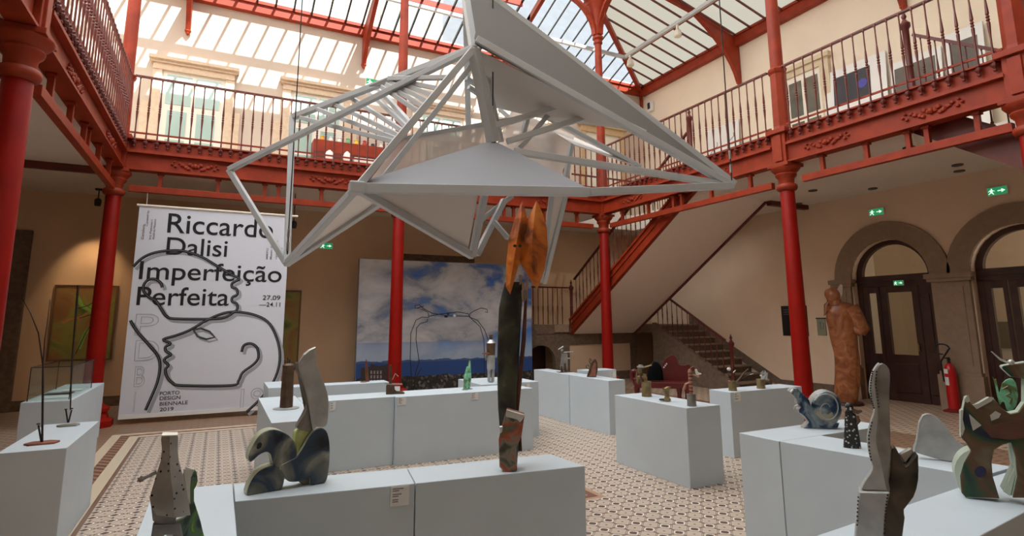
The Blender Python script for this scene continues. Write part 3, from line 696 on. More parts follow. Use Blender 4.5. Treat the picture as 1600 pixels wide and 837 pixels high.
# picture spot above the painting
p = by(156, 318, 2.2)
t = thing('ceiling_spot', 'small black spotlight under the left gallery, above the painting', 'spotlight', (p.x, 2.0, 3.95), 'picture spotlights')
build('bracket', MB().box(p.x-.06, p.x+.06, 1.95, 2.05, 4.19, 4.22).box(p.x-.008, p.x+.008, 1.99, 2.01, 4.0, 4.19), BLACK, t)
build('lamp_head', MB().lathe((p.x, 2.0, 3.88), [(.05, 0), (.06, .05), (.06, .12), (.03, .15)], 10), BLACK, t)
ld = bpy.data.lights.new('painting_spot', 'SPOT'); lo = bpy.data.objects.new('painting_spot', ld); COL.objects.link(lo)
ld.energy = 60; ld.color = (1, .72, .42); ld.spot_size = math.radians(62); ld.spot_blend = .8; ld.shadow_soft_size = .04
lo.location = (p.x-.1, 1.95, 3.86); lo.rotation_euler = (V((p.x-.1, 1.95, 3.86))-V((-.6, 2.65, 2.1))).to_track_quat('Z', 'Y').to_euler()
p = by(459, 351, .8)
t = thing('ceiling_spot', 'small black spotlight just past the top right corner of the banner', 'spotlight', (p.x, .8, 3.7), 'picture spotlights')
build('bracket', MB().box(p.x-.008, p.x+.008, .79, .81, p.z, 4.22), BLACK, t)
build('lamp_head', MB().lathe((p.x, .8, p.z-.07), [(.05, 0), (.06, .05), (.06, .12), (.03, .15)], 10), BLACK, t)
for i, (a, b) in enumerate(((1420, 230), (1496, 257), (1555, 278), (1305, 325), (1420, 303), (1270, 297))):
    p = bz(a, b, 4.22)
    if p.x > WX-.2: p.x = WX-.4
    tag(build('downlight', MB().lathe((p.x, p.y, 4.2), [(.085, 0), (.085, .02)], 12), mat('dark_lamp_%d' % i, rgb(84, 78, 70), .5), None), 'recessed round lamp in the right aisle ceiling, %s' % ['nearest the beam', 'right of the centre', 'close to the right exit sign', 'by the dark ceiling bar', 'over the left arch', 'by the column head'][i], 'downlight', 'downlights in the right aisle')
# dark ceiling bars
trim(MB().box(12.45, WX, -2.98, -2.86, 4.12, 4.22), REDDK); trim(MB().box(LX, -.1, .02, .1, 4.1, 4.22), REDDK)

# ------------------------------------------------------------------ sky picture on a free-standing wall
def sky_picture():
    m = bpy.data.materials.new('sky_and_sea_photo'); m.use_nodes = True; nt = m.node_tree; N = nt.nodes; Lk = nt.links.new
    b = N['Principled BSDF']; b.inputs['Roughness'].default_value = .45
    tc = N.new('ShaderNodeTexCoord'); sp = N.new('ShaderNodeSeparateXYZ'); Lk(tc.outputs['Object'], sp.inputs[0])
    mp = N.new('ShaderNodeMapping'); mp.inputs['Scale'].default_value = (1, 1, 1.9); Lk(tc.outputs['Object'], mp.inputs[0])
    n = N.new('ShaderNodeTexNoise'); n.inputs['Scale'].default_value = .75; n.inputs['Detail'].default_value = 8; n.inputs['Distortion'].default_value = .5; n.inputs['Roughness'].default_value = .6; Lk(mp.outputs[0], n.inputs[0])
    def mt(op, a, c=None):
        k = N.new('ShaderNodeMath'); k.operation = op
        for i, x in enumerate((a, c)):
            if x is None: continue
            if isinstance(x, (int, float)): k.inputs[i].default_value = x
            else: Lk(x, k.inputs[i])
        return k.outputs[0]
    def ramp(f, st):
        r = N.new('ShaderNodeValToRGB'); e = r.color_ramp.elements
        while len(e) < len(st): e.new(.5)
        for k, (p, c) in enumerate(st): e[k].position = p; e[k].color = c
        Lk(f, r.inputs[0]); return r.outputs[0]
    def mix(f, a, c):
        k = N.new('ShaderNodeMix'); k.data_type = 'RGBA'
        if isinstance(f, float): k.inputs[0].default_value = f
        else: Lk(f, k.inputs[0])
        for i, x in ((6, a), (7, c)):
            if isinstance(x, tuple): k.inputs[i].default_value = x
            else: Lk(x, k.inputs[i])
        return k.outputs[2]
    x, z = sp.outputs[0], sp.outputs[2]
    blue = ramp(mt('DIVIDE', z, 3.0), [(.3, rgb(150, 176, 208)), (.45, rgb(70, 116, 184)), (1, rgb(52, 100, 176))])
    cl = ramp(n.outputs[0], [(.40, rgb(120, 130, 148)), (.52, rgb(176, 178, 184)), (.66, rgb(206, 204, 204))])
    bias = mt('ADD', n.outputs[0], mt('MULTIPLY', x, -.035))
    f = ramp(bias, [(.36, (0, 0, 0, 1)), (.47, (1, 1, 1, 1))])
    # a clearer band above the sea
    band = mt('MULTIPLY', mt('LESS_THAN', z, 1.15), .6)
    sky = mix(mt('MULTIPLY', f, mt('SUBTRACT', 1.0, band)), blue, cl)
    n2 = N.new('ShaderNodeTexNoise'); n2.inputs['Scale'].default_value = 1.6; n2.inputs['Detail'].default_value = 5; Lk(x, n2.inputs[0])
    hill = mt('ADD', .66, mt('MULTIPLY', n2.outputs[0], .16))
    c = mix(mt('LESS_THAN', z, hill), sky, rgb(70, 92, 134))
    c = mix(mt('LESS_THAN', z, .70), c, rgb(38, 74, 134))
    vo = N.new('ShaderNodeTexVoronoi'); vo.inputs['Scale'].default_value = 20; Lk(tc.outputs['Object'], vo.inputs[0])
    city = ramp(vo.outputs['Color'], [(.3, rgb(26, 28, 28)), (.65, rgb(52, 50, 46)), (.92, rgb(130, 122, 112))])
    edge = mt('ADD', .30, mt('MULTIPLY', n2.outputs[0], .16))
    c = mix(mt('LESS_THAN', z, edge), c, city)
    Lk(c, b.inputs['Base Color'])
    return m
PY = 1.6
pa, pb = by(562, 405, PY), by(830, 420, PY)
t = thing('sky_picture', 'large blue cloudy sky and sea picture standing against the back wall', 'picture panel', ((pa.x+pb.x)/2, PY, 0))
build('panel', MB().box(pa.x, pb.x, PY, PY+.12, 0, 3.03), mat('grey_panel_edge', rgb(150, 150, 152), .7), t)
cx = (pa.x+pb.x)/2
build('photo_print', MB().box(pa.x+.005, pb.x-.005, PY-.006, PY-.001, .02, 3.02), sky_picture(), t)
pc = lambda pts: [by(a, b, PY-.02) for a, b in pts]
mb = MB(); q = pc([(564, 640), (564, 575), (578, 573), (580, 568), (592, 572), (608, 568), (612, 640)]); mb.prism(q, (0, .008, 0))
build('pictured_building', mb, mat('dark_building', rgb(60, 52, 50), .8), t)
mb = MB()
for r in range(3):
    for k in range(4):
        a = by(579+k*5, 579+r*7, PY-.024); mb.box(a.x, a.x+.035, PY-.026, PY-.02, a.z-.07, a.z)
build('pictured_windows', mb, mat('pale_building_front', rgb(150, 136, 132), .8), t)

# two-faced wire sculpture in front of the sky picture
WYR = 1.2
t = thing('wire_sculpture', 'thin wire sculpture of two facing profiles arching before the sky picture', 'sculpture', by(690, 640, WYR)*1)
t.location.z = 0
for pts in ([(645, 615), (641, 560), (642, 520), (650, 500), (660, 495), (670, 496), (669, 488), (660, 483), (652, 482), (662, 478), (655, 480), (648, 482), (649, 477), (655, 476), (662, 482), (675, 489), (700, 493), (733, 494), (735, 489), (742, 485), (752, 481), (761, 483), (762, 488), (758, 487)],
            [(655, 565), (650, 530), (651, 512), (657, 505), (668, 502), (668, 498)], [(669, 494), (690, 490), (715, 487), (732, 490), (735, 497)],
            [(733, 495), (746, 500), (757, 515), (764, 535), (766, 545)], [(736, 497), (750, 510), (756, 530), (757, 560)], [(655, 565), (650, 580), (645, 615)], [(640, 610), (650, 590), (658, 575)]):
    q = [by(a, b, WYR) for a, b in pts]; build('wire', MB().tube(q, .009, 5), DARKROD, t)
q = [by(757, 560, WYR), by(757, 640, WYR)]
build('wire', MB().tube([q[0], V((q[0].x, WYR, 0))], .009, 5), DARKROD, t)
q = by(645, 615, WYR); build('wire', MB().tube([q, V((q.x, WYR, 0))], .009, 5), DARKROD, t)
q = by(697, 494, WYR); build('small_bird', MB().ell(q, .05, .03, .03).ell(q+V((.05, 0, .05)), .03, .02, .02), BLACK, t)
q = by(710, 493, WYR); build('pale_bead', MB().ell(q, .035, .035, .035), WHITE, t)

# ------------------------------------------------------------------ hanging text banner
BY = 0.0
bc = {k: by(*v, BY) for k, v in dict(tl=(212, 321), tr=(456, 339), bl=(198, 651), br=(404, 641)).items()}
BX0, BX1, BZ0, BZ1 = .385, by(445.5, 470, 0).x+.12, .10, 3.60
t = thing('banner', 'tall white hanging banner with black lettering and line-drawn faces', 'banner', ((BX0+BX1)/2, BY, BZ0))
build('cloth', MB().box(BX0, BX1-.12, BY, BY+.006, BZ0, BZ1), mat('banner_cloth', rgb(216, 218, 228), .8, 0, .03, 1), t)
build('top_rod', MB().tube([(BX0-.04, BY, BZ1+.01), (BX1+.02, BY, BZ1+.01)], .022, 8), WFRAME, t)
build('hem', MB().box(BX0, BX1-.12, BY-.006, BY+.012, BZ0-.015, BZ0+.05), WHITE, t)
build('cord', MB().tube([(BX0+.1, BY, BZ1), (BX0+.1, BY, 3.832)], .005, 5).tube([(BX1-.1, BY, BZ1), (BX1-.1, BY, 3.832)], .005, 5), WHITE, t)
def BP(a, b):   # crop pixel of the banner study -> banner plane
    return by(190+a*.43, 300+b*.43, BY)
def text_mesh(body, size_=1.0, outline=0):
    cu = bpy.data.curves.new('lettering', 'FONT'); cu.body = body; cu.size = size_
    if not outline: cu.offset = .006
    if outline: cu.fill_mode = 'NONE'; cu.bevel_depth = outline; cu.bevel_resolution = 0
    else: cu.extrude = .0006
    ob = bpy.data.objects.new('lettering', cu); COL.objects.link(ob)
    dg = bpy.context.evaluated_depsgraph_get(); dg.update()
    me = bpy.data.meshes.new_from_object(ob.evaluated_get(dg)); bpy.data.objects.remove(ob)
    vs = [v.co.copy() for v in me.vertices]; fs = [tuple(p.vertices) for p in me.polygons]
    bpy.data.meshes.remove(me); return vs, fs
CAPH = max(v.y for v in text_mesh('H')[0])
def banner_text(body, L, R, top, name='lettering', m=INK, rot=False, outline=0, parent=t, lift=.004, asc=None):
    """L: baseline start, R: baseline end (crop px), top: crop px of a cap top above L"""
    a, b, c = BP(*L), BP(*R), BP(*top)
    vs, fs = text_mesh(body, 1.0, outline)
    x0 = min(v.x for v in vs); x1 = max(v.x for v in vs)
    H = CAPH
    if rot: W_, Hh = abs(b.z-a.z), abs(c.x-a.x)
    else: W_, Hh = abs(b.x-a.x), abs(c.z-a.z)
    sx, sz = W_/(x1-x0), Hh/H
    mb = MB(); out = []
    for v in vs:
        u, k = (v.x-x0)*sx, v.y*sz; d = BY-lift-v.z*.5
        out.append(V((a.x+u, d, a.z+k)) if not rot else V((a.x-k, d, a.z+u)))
    mb.add(out, fs); return build(name, mb, m, parent)
banner_text('Riccardo', (165, 146), (549, 160), (165, 76))
banner_text('Dalisi', (161, 226), (382, 238), (161, 163))
banner_text('Imperfeição', (62, 315), (580, 328), (62, 250))
banner_text('Perfeita', (53, 410), (388, 418), (53, 343))
banner_text('27.09', (512, 391), (576, 393), (512, 375)); banner_text('—24.11', (499, 416), (576, 419), (499, 400))
for s, y, r in (('PORTO', 738, 210), ('DESIGN', 756, 213), ('BIENNALE', 776, 240), ('2019', 796, 188)):
    banner_text(s, (138, y), (r, y-1), (138, y-13))
banner_text('Curadoria', (80, 171), (82, 117), (70, 171), rot=True, m=GREYINK)
banner_text('Curated by', (95, 124), (97, 66), (87, 124), rot=True, m=GREYINK)
banner_text('Ira Palmieri', (107, 172), (109, 100), (99, 172), rot=True, m=GREYINK)
banner_text('Andrea Nuovo', (119, 172), (121, 98), (111, 172), rot=True, m=GREYINK)
banner_text('MMIPO', (531, 244), (533, 204), (524, 244), rot=True, m=GREYINK)
banner_text('Museu da', (545, 244), (546, 192), (538, 244), rot=True, m=GREYINK)
banner_text('e Igreja Misericórdia', (564, 244), (565, 176), (557, 244), rot=True, m=GREYINK)
banner_text('do Porto', (582, 244), (583, 202), (575, 244), rot=True, m=GREYINK)
for ch, (x0, x1, y0, y1) in (('P', (46, 130, 442, 520)), ('D', (46, 132, 538, 612)), ('B', (44, 82, 632, 706)), ('I', (42, 46, 726, 796))):
    banner_text(ch, (x0, y1), (x1, y1), (x0, y0), 'outlined_letter', SHADINK, outline=.006)
banner_text('19', (430, 782), (512, 782), (430, 715), 'outlined_numeral', SHADINK, outline=.006)
def banner_line(pts, r=.026, sh=True, straight=False):
    # Catmull-Rom through the traced points
    P = [BP(*p) for p in pts]; out = []
    for i in range(len(P)-1):
        p0, p1, p2, p3 = P[max(i-1, 0)], P[i], P[i+1], P[min(i+2, len(P)-1)]
        for k in range(4):
            s = k/4; out.append(.5*((2*p1)+(p2-p0)*s+(2*p0-5*p1+4*p2-p3)*s*s+(3*p1-p0-3*p2+p3)*s**3))
    out.append(P[-1])
    if straight: out = P
    def flat(mb, yy):
        for v in mb.v: v.y = BY-yy+(v.y-BY)*.04
        return mb
    if sh: build('printed_soft_line', flat(MB().tube([q+V((.045, 0, -.045)) for q in out], r*1.15, 6), .0020), SHADINK, t)
    build('drawn_line', flat(MB().tube(out, r, 6), .0058), INK, t)
    build('grey_core_line', flat(MB().tube([q+V((-.004, 0, .004)) for q in out], r*.14, 5), .0072), GREYINK, t)
banner_line([(42, 271), (75, 240), (120, 220), (180, 212), (230, 215), (290, 235), (350, 270), (400, 300), (428, 315), (403, 330), (402, 345), (418, 352), (420, 372), (403, 382), (402, 398), (418, 405), (420, 425), (405, 438), (375, 455), (320, 461), (200, 460), (165, 452), (145, 425), (125, 395), (98, 380), (80, 358), (82, 335), (98, 318), (122, 316), (143, 330), (148, 346)])
banner_line([(32, 466), (60, 510), (100, 555), (132, 595), (140, 635), (130, 690), (110, 740), (87, 792)])
banner_line([(452, 800), (500, 755), (545, 700), (570, 640), (575, 580), (560, 520), (530, 470), (480, 445), (420, 435), (370, 440), (310, 465), (250, 500), (200, 520), (152, 535), (178, 550), (160, 562), (162, 578), (180, 590), (160, 602), (156, 614), (170, 628), (160, 645), (165, 670), (185, 692), (220, 702), (400, 702), (425, 685), (440, 655), (480, 625), (497, 600), (492, 565), (470, 550), (445, 556), (436, 580)])
banner_line([(262, 500), (288, 494), (320, 506), (338, 527), (308, 534), (276, 524), (262, 502), (262, 500), (275, 495)], .016, straight=True)

# ------------------------------------------------------------------ staircase in the far right corner
STX0, STX1 = 10.30, 12.40
t = thing('stone_staircase', 'brown stone stair rising along the right wall to a corner landing', 'staircase', (13.0, -.4, 0))
mb = MB(); n = 9
for i in range(n):
    y0 = -1.62+i*.285; mb.box(12.48, WX-.02, y0, 1.0, i*1.5/n, (i+1)*1.5/n-.035)
build('steps', mb, STONED, t)
mb = MB()
for i in range(n): y0 = -1.62+i*.285; mb.box(12.46, WX-.02, y0-.035, y0+.27, (i+1)*1.5/n-.035, (i+1)*1.5/n)
build('treads', mb, mat('worn_tread_stone', rgb(150, 130, 110), .8, 0, .2, 10), t, bevel=.008)
build('side_string', MB().prism([(12.33, -1.75, 0), (12.33, 1.0, 0), (12.33, 1.0, 1.55), (12.33, -1.75, .12)], (.15, 0, 0)), STONED, t)
build('wall_skirting', MB().prism([(WX-.03, -1.95, 0), (WX-.03, 1.0, 1.45), (WX-.03, 1.0, 1.75), (WX-.03, -1.95, .18)], (.029, 0, 0)), STONED, t)
build('landing', MB().box(8.87, 12.4, 1.85, WY-.01, 1.27, 1.5).box(12.4, WX-.02, 1.0, WY-.01, 1.27, 1.5), STONED, t)
mb = MB().box(9.75, 10.2, 1.87, 2.0, .22, .97).box(12.25, 12.48, 1.87, 2.0, .22, .97).box(8.88, 12.48, 1.87, 2.0, .97, 1.27).box(9.75, 12.48, 1.87, 2.0, 0, .22)
for i in range(10):
    a0, a1 = math.pi*i/10, math.pi*(i+1)/10
    P = lambda a: (9.32-.43*math.cos(a), .55+.43*math.sin(a))
    mb.prism([(P(a0)[0], 1.87, P(a0)[1]), (P(a1)[0], 1.87, P(a1)[1]), (P(a1)[0], 1.87, .98), (P(a0)[0], 1.87, .98)], (0, .13, 0))
build('landing_wall', mb, STONED, t)
build('landing_panel', MB().box(10.2, 12.25, 1.9, 1.98, .2, .98), mat('landing_cream', rgb(216, 186, 156), .9), t)
build('pillar_cap', MB().box(9.72, 10.16, 1.80, 2.0, 1.30, 1.52), STONE, t, bevel=.02)
build('opening_shade', MB().box(8.9, 9.75, 2.4, 2.45, 0, 1.0), WOODDK, t)  # dark sheet standing in for the shade inside the arched opening
# upper flight with red iron string
t = thing('upper_stair_flight', 'plastered stair flight with a red iron string climbing behind the column to the right gallery', 'staircase', (11.3, 1.8, 1.5))
so = lambda y: 2.41-.622*y
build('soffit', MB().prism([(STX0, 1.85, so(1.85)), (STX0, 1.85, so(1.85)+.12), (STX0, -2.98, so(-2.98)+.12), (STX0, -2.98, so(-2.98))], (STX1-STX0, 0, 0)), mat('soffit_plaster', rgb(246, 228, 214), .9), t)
build('edge_bar', MB().bar((STX1-.02, 1.85, so(1.85)-.02), (STX1-.02, -2.9, so(-2.9)-.02), .05, .06), REDDK, t)
mb = MB()
for i in range(19):
    y0 = 1.83-i*.254; z = 1.5+(i+1)*.1665; mb.box(STX0+.05, STX1-.05, y0-.254, y0, so(y0-.127)+.10 if so(y0-.127)+.10 < z-.05 else z-.05, z)
build('steps', mb, STONED, t)
mb = MB()
P = [(STX0-.05, 1.9, so(1.9)-.02), (STX0-.05, 1.9, so(1.9)+.42), (STX0-.05, -2.98, so(-2.98)+.42), (STX0-.05, -2.98, so(-2.98)-.02)]
mb.prism(P, (.06, 0, 0)); mb.bar((STX0-.06, 1.9, so(1.9)+.02), (STX0-.06, -2.98, so(-2.98)+.02), .05, .05); mb.bar((STX0-.06, 1.9, so(1.9)+.40), (STX0-.06, -2.98, so(-2.98)+.40), .06, .05); mb.bar((STX0-.06, 1.9, so(1.9)+.24), (STX0-.06, -2.98, so(-2.98)+.24), .04, .03)
build('iron_string', mb, RED, t)
def stair_rail(x, ya, za, yb, zb, parent, gap=.2, newels=(), h=1.0, low=None):
    A, B = V((x, ya, za+h)), V((x, yb, zb+h))
    t = build('railing', MB().bar(A, B, .055, .04), REDDK, parent)
    n = int((B-A).length/gap); pts = [A.lerp(B, (i+.5)/n)-V((0, 0, h)) for i in range(n)]
    sc = (h)/1.12
    add_balusters(t, pts, MB().lathe(pts[0], [(r*.8, z*sc) for r, z in BAL], 6), REDDK)
    for y, z, hh in newels:
        build('newel_post', MB().lathe((x, y, z), [(.07, 0), (.07, .15), (.045, .2), (.04, .5), (.05, .52), (.04, .55), (.045, hh-.12), (.07, hh-.08), (.07, hh-.03), (.04, hh), (.02, hh+.04), (.035, hh+.08), (.02, hh+.12), (.004, hh+.17)], 10), REDDK, t, smooth=True)
    return t
stair_rail(STX0-.02, 1.7, 1.72, -2.78, 4.52, bpy.data.objects['upper_stair_flight'], .2, [(1.86, 1.45, 1.1), (-2.86, 4.66, 1.2)])
stair_rail(12.42, -1.45, .14, .95, 1.5, bpy.data.objects['stone_staircase'], .2, [(-1.62, 0, 1.12)])
t = build('railing', MB().bar((8.92, 1.9, 2.5), (10.2, 1.9, 2.5), .055, .04), REDDK, bpy.data.objects['stone_staircase'])
pts = [V((8.96+.15*i, 1.9, 1.52)) for i in range(8)]
add_balusters(t, pts, MB().lathe(pts[0], [(.012, 0), (.014, .3), (.02, .45), (.012, .5), (.012, .98)], 6), REDDK)
t = thing('stair_railing', 'railing on the wall side of the stair well upstairs, in the corner', 'railing', (12.55, -.6, 4.66))
build('handrail', MB().bar((12.5, -2.9, 5.7), (12.5, 1.8, 5.7), .05, .04).bar((12.5, 1.8, 5.7), (10.35, 1.8, 5.7), .05, .04), REDDK, t)
pts = [V((12.5, -2.85+.2*i, 4.66)) for i in range(24)]+[V((12.4-.2*i, 1.8, 4.66)) for i in range(10)]
add_balusters(t, pts, MB().lathe(pts[0], [(.014, 0), (.014, .3), (.02, .45), (.014, .5), (.014, 1.03)], 6), REDDK)
# second flight, going down toward the viewer at the right edge
t = thing('near_stair_flight', 'dark underside of a second stair flight at the upper right edge', 'staircase', (11.3, -7.2, 4.2))
s2 = lambda y: 4.2+.70*(y+7.15)
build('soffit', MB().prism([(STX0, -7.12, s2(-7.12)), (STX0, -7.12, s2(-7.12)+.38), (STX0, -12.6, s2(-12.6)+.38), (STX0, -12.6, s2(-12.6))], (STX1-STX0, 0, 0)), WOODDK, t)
build('iron_string', MB().prism([(STX0-.05, -7.12, s2(-7.12)-.03), (STX0-.05, -7.12, s2(-7.12)+.45), (STX0-.05, -12.6, s2(-12.6)+.45), (STX0-.05, -12.6, s2(-12.6)-.03)], (.05, 0, 0)), REDDK, t)
build('landing', MB().box(STX0, STX1, -14, -12.6, 0, .5), STONED, t)
stair_rail(STX0-.02, -7.25, 4.62, -12.0, 1.3, bpy.data.objects['near_stair_flight'], .2, [(-7.16, 4.66, 1.2)])

# ------------------------------------------------------------------ plinths
def plinth(label, poly, h=.76, group='pale blue grey plinths'):
    o = build('plinth', MB().prism([(x, y, 0) for x, y in poly], (0, 0, h)), PLINTH, None, bevel=.004)
    return tag(o, label, 'plinth', group)
R4 = lambda x0, x1, y0, y1: [(x0, y0), (x1, y0), (x1, y1), (x0, y1)]
plinth('low plinth at the left edge carrying two thin rod sculptures', R4(.40, .80, -6.06, -4.78), .735)
plinth('plinth under the glass case, left of the banner', R4(-.17, .29, -3.12, -1.0))
plinth('plinth under the perforated tin figure in the bottom left corner', [(1.48, -9.3), (1.855, -9.3), (1.855, -7.77), (1.48, -7.72)])
plinth('front plinth block carrying the painted bird sculpture', [(1.86, -8.13), (2.745, -8.24), (2.80, -7.9), (1.86, -7.78)])
plinth('front plinth block carrying the tall totem with the orange mask', [(2.75, -8.24), (3.78, -8.36), (3.76, -7.99), (2.805, -7.9)])
plinth('plinth arm carrying the dark cylinder figure on a round disc', R4(2.2, 2.6, -5.83, -3.96))
plinth('long plinth block behind the bird sculpture, left of the central seam', R4(2.603, 3.63, -4.62, -4.14))
plinth('long plinth block with the two green bottles', R4(3.633, 5.45, -4.68, -4.14))
plinth('rear plinth arm closest to the banner', R4(2.38, 2.64, -2.96, -2.1))
plinth('rear plinth carrying the thin copper figure', R4(2.643, 4.0, -3.0, -2.68))
plinth('short rear plinth carrying the tin robot figure', R4(5.02, 5.92, -4.0, -3.12))
plinth('plinth in front of the stair column, carrying the arm-raising figure', R4(6.84, 7.14, -3.36, -2.2))
plinth('plinth block carrying the brown flame-like figure, near the column base', R4(6.85, 7.15, -4.42, -3.363))
plinth('small rear plinth glimpsed behind the brown flame-like figure', R4(7.5, 8.1, -2.95, -2.6))
plinth('single plinth carrying three small figures in tins', R4(5.96, 6.42, -6.93, -5.75))
plinth('single plinth carrying two tin cans of twisted figures', R4(7.32, 8.62, -6.24, -5.9))
plinth('plinth arm carrying the snail sculpture', R4(5.42, 6.72, -8.43, -8.07))
plinth('plinth arm carrying the dotted girl statuette', [(5.425, -8.434), (5.60, -9.60), (6.02, -9.58), (5.88, -8.434)])
plinth('near plinth arm carrying the green creature and the tall ear sculpture', [(3.62, -10.17), (6.2, -9.88), (6.2, -9.60), (5.4, -9.645), (3.62, -9.78)])
# small caption cards
def card(label, c, right, nrm, w_=.10, h=.085, lines=3):
    c, right, nrm = V(c), V(right), V(nrm)
    t = thing('caption_card', label, 'caption card', c, 'caption cards on the plinths')
    q = lambda u, v, d: c+right*(u*w_/2)+ZR*(v*h/2)+nrm*d
    build('card', MB().prism([q(-1, -1, .001), q(1, -1, .001), q(1, 1, .001), q(-1, 1, .001)], nrm*.003), WHITE, t)
    mb = MB(); rr = random.Random(int(c.x*100))
    for i in range(lines):
        for k in (0, 1):
            v = .7-.55*i-.2*k; e = -.8+(.5+.7*rr.random())*(1 if k == 0 else .8)
            mb.prism([q(-.8, v, .0042), q(e, v, .0042), q(e, v+.1, .0042), q(-.8, v+.1, .0042)], nrm*.0006)
    build('printed_lines', mb, GREYINK, t)
fr_ = V((1, -.12, 0)).normalized(); fn = V((-.12, -1, 0)).normalized()
c = bz(659, 772, .76); yy = -8.13-.12*(c.x-1.86); card('card on the front plinth beside its seam', (2.665, -8.232, .705), fr_, fn, .10, .10)
card('card on the long plinth right of the dark boot', (3.70, -4.682, .71), XR, -YR)
card('card on the long plinth below the two green bottles', (4.62, -4.682, .71), XR, -YR)
card('card on the plinth of the two tin cans', (7.43, -6.242, .70), XR, -YR, .11, .1)
card('card on the short rear plinth, right of the totem', (5.72, -4.002, .70), XR, -YR)
card('card on the small plinth behind the brown flame-like figure', (8.02, -2.952, .68), XR, -YR, .12, .1)
card('card on the long plinth just right of the tall tail fin', (2.93, -4.622, .70), XR, -YR, .06, .09)

# ------------------------------------------------------------------ sculpture helpers
def facing(B, yaw=0):
    d = V((CC.x-B.x, CC.y-B.y, 0)).normalized(); c, s = math.cos(yaw), math.sin(yaw)
    return V((d.x*c-d.y*s, d.x*s+d.y*c, 0))
class Sheet:
    """a vertical plane through base point B where an outline was surveyed"""
    def __init__(s, B, yaw=0, crop=(0, 0, 1)): s.B = V(B); s.n = facing(s.B, yaw); s.c = crop
    def p(s, a, b, push=0):
        x, y = s.c[0]+a*s.c[2], s.c[1]+b*s.c[2]; d = ray(x, y); k = (s.B-CC).dot(s.n)/d.dot(s.n); return CC+d*k-s.n*push
    def cut(s, name, pts, th, m, parent, push=0, bevel=.004, zmin=None, em=None):
        P = [s.p(a, b, push) for a, b in pts]
        if zmin is not None:
            for q in P: q.z = max(q.z, zmin)
        o = build(name, MB().prism(P, -s.n*th), [m, em] if em else m, parent, bevel=bevel, segs=1)
        if em:
            for p in o.data.polygons[:len(P)]: p.material_index = 1
        return o
    def scale(s): return (s.B-CC).dot(fw)/F*s.c[2]
def smooth_outline(pts, k=4):
    out = []; n = len(pts)
    for i in range(n):
        p0, p1, p2, p3 = [V((*pts[(i+j) % n], 0)) for j in (-1, 0, 1, 2)]
        for q in range(k):
            s = q/k; v = .5*((2*p1)+(p2-p0)*s+(2*p0-5*p1+4*p2-p3)*s*s+(3*p1-p0-3*p2+p3)*s**3); out.append((v.x, v.y))
    return out
def loft(sh, rows, depth, n=14, push=0):
    """rows: (y, xl, xr) outline rows -> rounded solid"""
    mb = MB(); vs = []; fs = []; r = V((-sh.n.y, sh.n.x, 0))
    for row in rows:
        y, xl, xr = row[:3]; dp = row[3] if len(row) > 3 else depth
        a, b = sh.p(xl, y, push), sh.p(xr, y, push); c = (a+b)/2; h = (b-a)/2
        for k in range(n):
            t_ = 2*math.pi*k/n; vs.append(c+h*math.cos(t_)+sh.n*(h.length*dp*math.sin(t_)))
    m = len(rows)
    for i in range(m-1): fs += [(i*n+k, i*n+(k+1) % n, (i+1)*n+(k+1) % n, (i+1)*n+k) for k in range(n)]
    fs += [tuple(range(n)), tuple(range((m-1)*n, m*n))]
    return mb.add(vs, fs)
PAINTED = ramp_mat('painted_tin', [(.30, rgb(24, 28, 34)), (.42, rgb(48, 66, 84)), (.5, rgb(104, 106, 98)), (.6, rgb(146, 148, 138)), (.75, rgb(186, 192, 140))], 5.5, .42, .15, 3, .8, .15)
PAINTBLUE = ramp_mat('blue_black_painted_tin', [(.30, rgb(20, 26, 36)), (.42, rgb(40, 66, 96)), (.5, rgb(110, 124, 130)), (.62, rgb(160, 168, 166))], 8, .35, .4, 3, .8, .12)
PAINTGREEN = ramp_mat('green_painted_tin', [(.32, rgb(30, 34, 54)), (.42, rgb(40, 74, 48)), (.5, rgb(96, 70, 52)), (.58, rgb(110, 104, 84)), (.7, rgb(92, 140, 104))], 4.5, .45, .25, 3, 1.0, .12)
DINO = ramp_mat('green_yellow_paint', [(.36, rgb(40, 60, 40)), (.46, rgb(84, 106, 92)), (.54, rgb(76, 120, 48)), (.62, rgb(176, 190, 60))], 9, .5, .1, 3, 1.5, .12)
MINT = ramp_mat('mint_paint', [(.38, rgb(96, 110, 66)), (.5, rgb(120, 190, 150)), (.62, rgb(160, 224, 190))], 12, .5, .1, 3, .5, .12)
MINTEDGE = mat('pale_mint_edge', rgb(192, 206, 190), .4, .2)
BRIGHT = mat('bright_tin', rgb(206, 208, 202), .35, .6, .15, 14, .1)
def holes_mat():
    m = mat('perforated_tin', rgb(172, 170, 164), .42, .25, .35, 6, .12); nt = m.node_tree; b = nt.nodes['Principled BSDF']
    vo = nt.nodes.new('ShaderNodeTexVoronoi'); vo.inputs['Scale'].default_value = 40; vo.inputs['Randomness'].default_value = .55; tc = nt.nodes['Texture Coordinate']; nt.links.new(tc.outputs['Object'], vo.inputs[0])
    lt = nt.nodes.new('ShaderNodeMath'); lt.operation = 'LESS_THAN'; lt.inputs[1].default_value = .17; nt.links.new(vo.outputs['Distance'], lt.inputs[0])
    mx = nt.nodes.new('ShaderNodeMix'); mx.data_type = 'RGBA'; nt.links.new(lt.outputs[0], mx.inputs[0]); src = b.inputs['Base Color'].links[0].from_socket
    nt.links.new(src, mx.inputs[6]); mx.inputs[7].default_value = (.01, .01, .01, 1); nt.links.new(mx.outputs[2], b.inputs['Base Color']); return m
PERF = holes_mat()

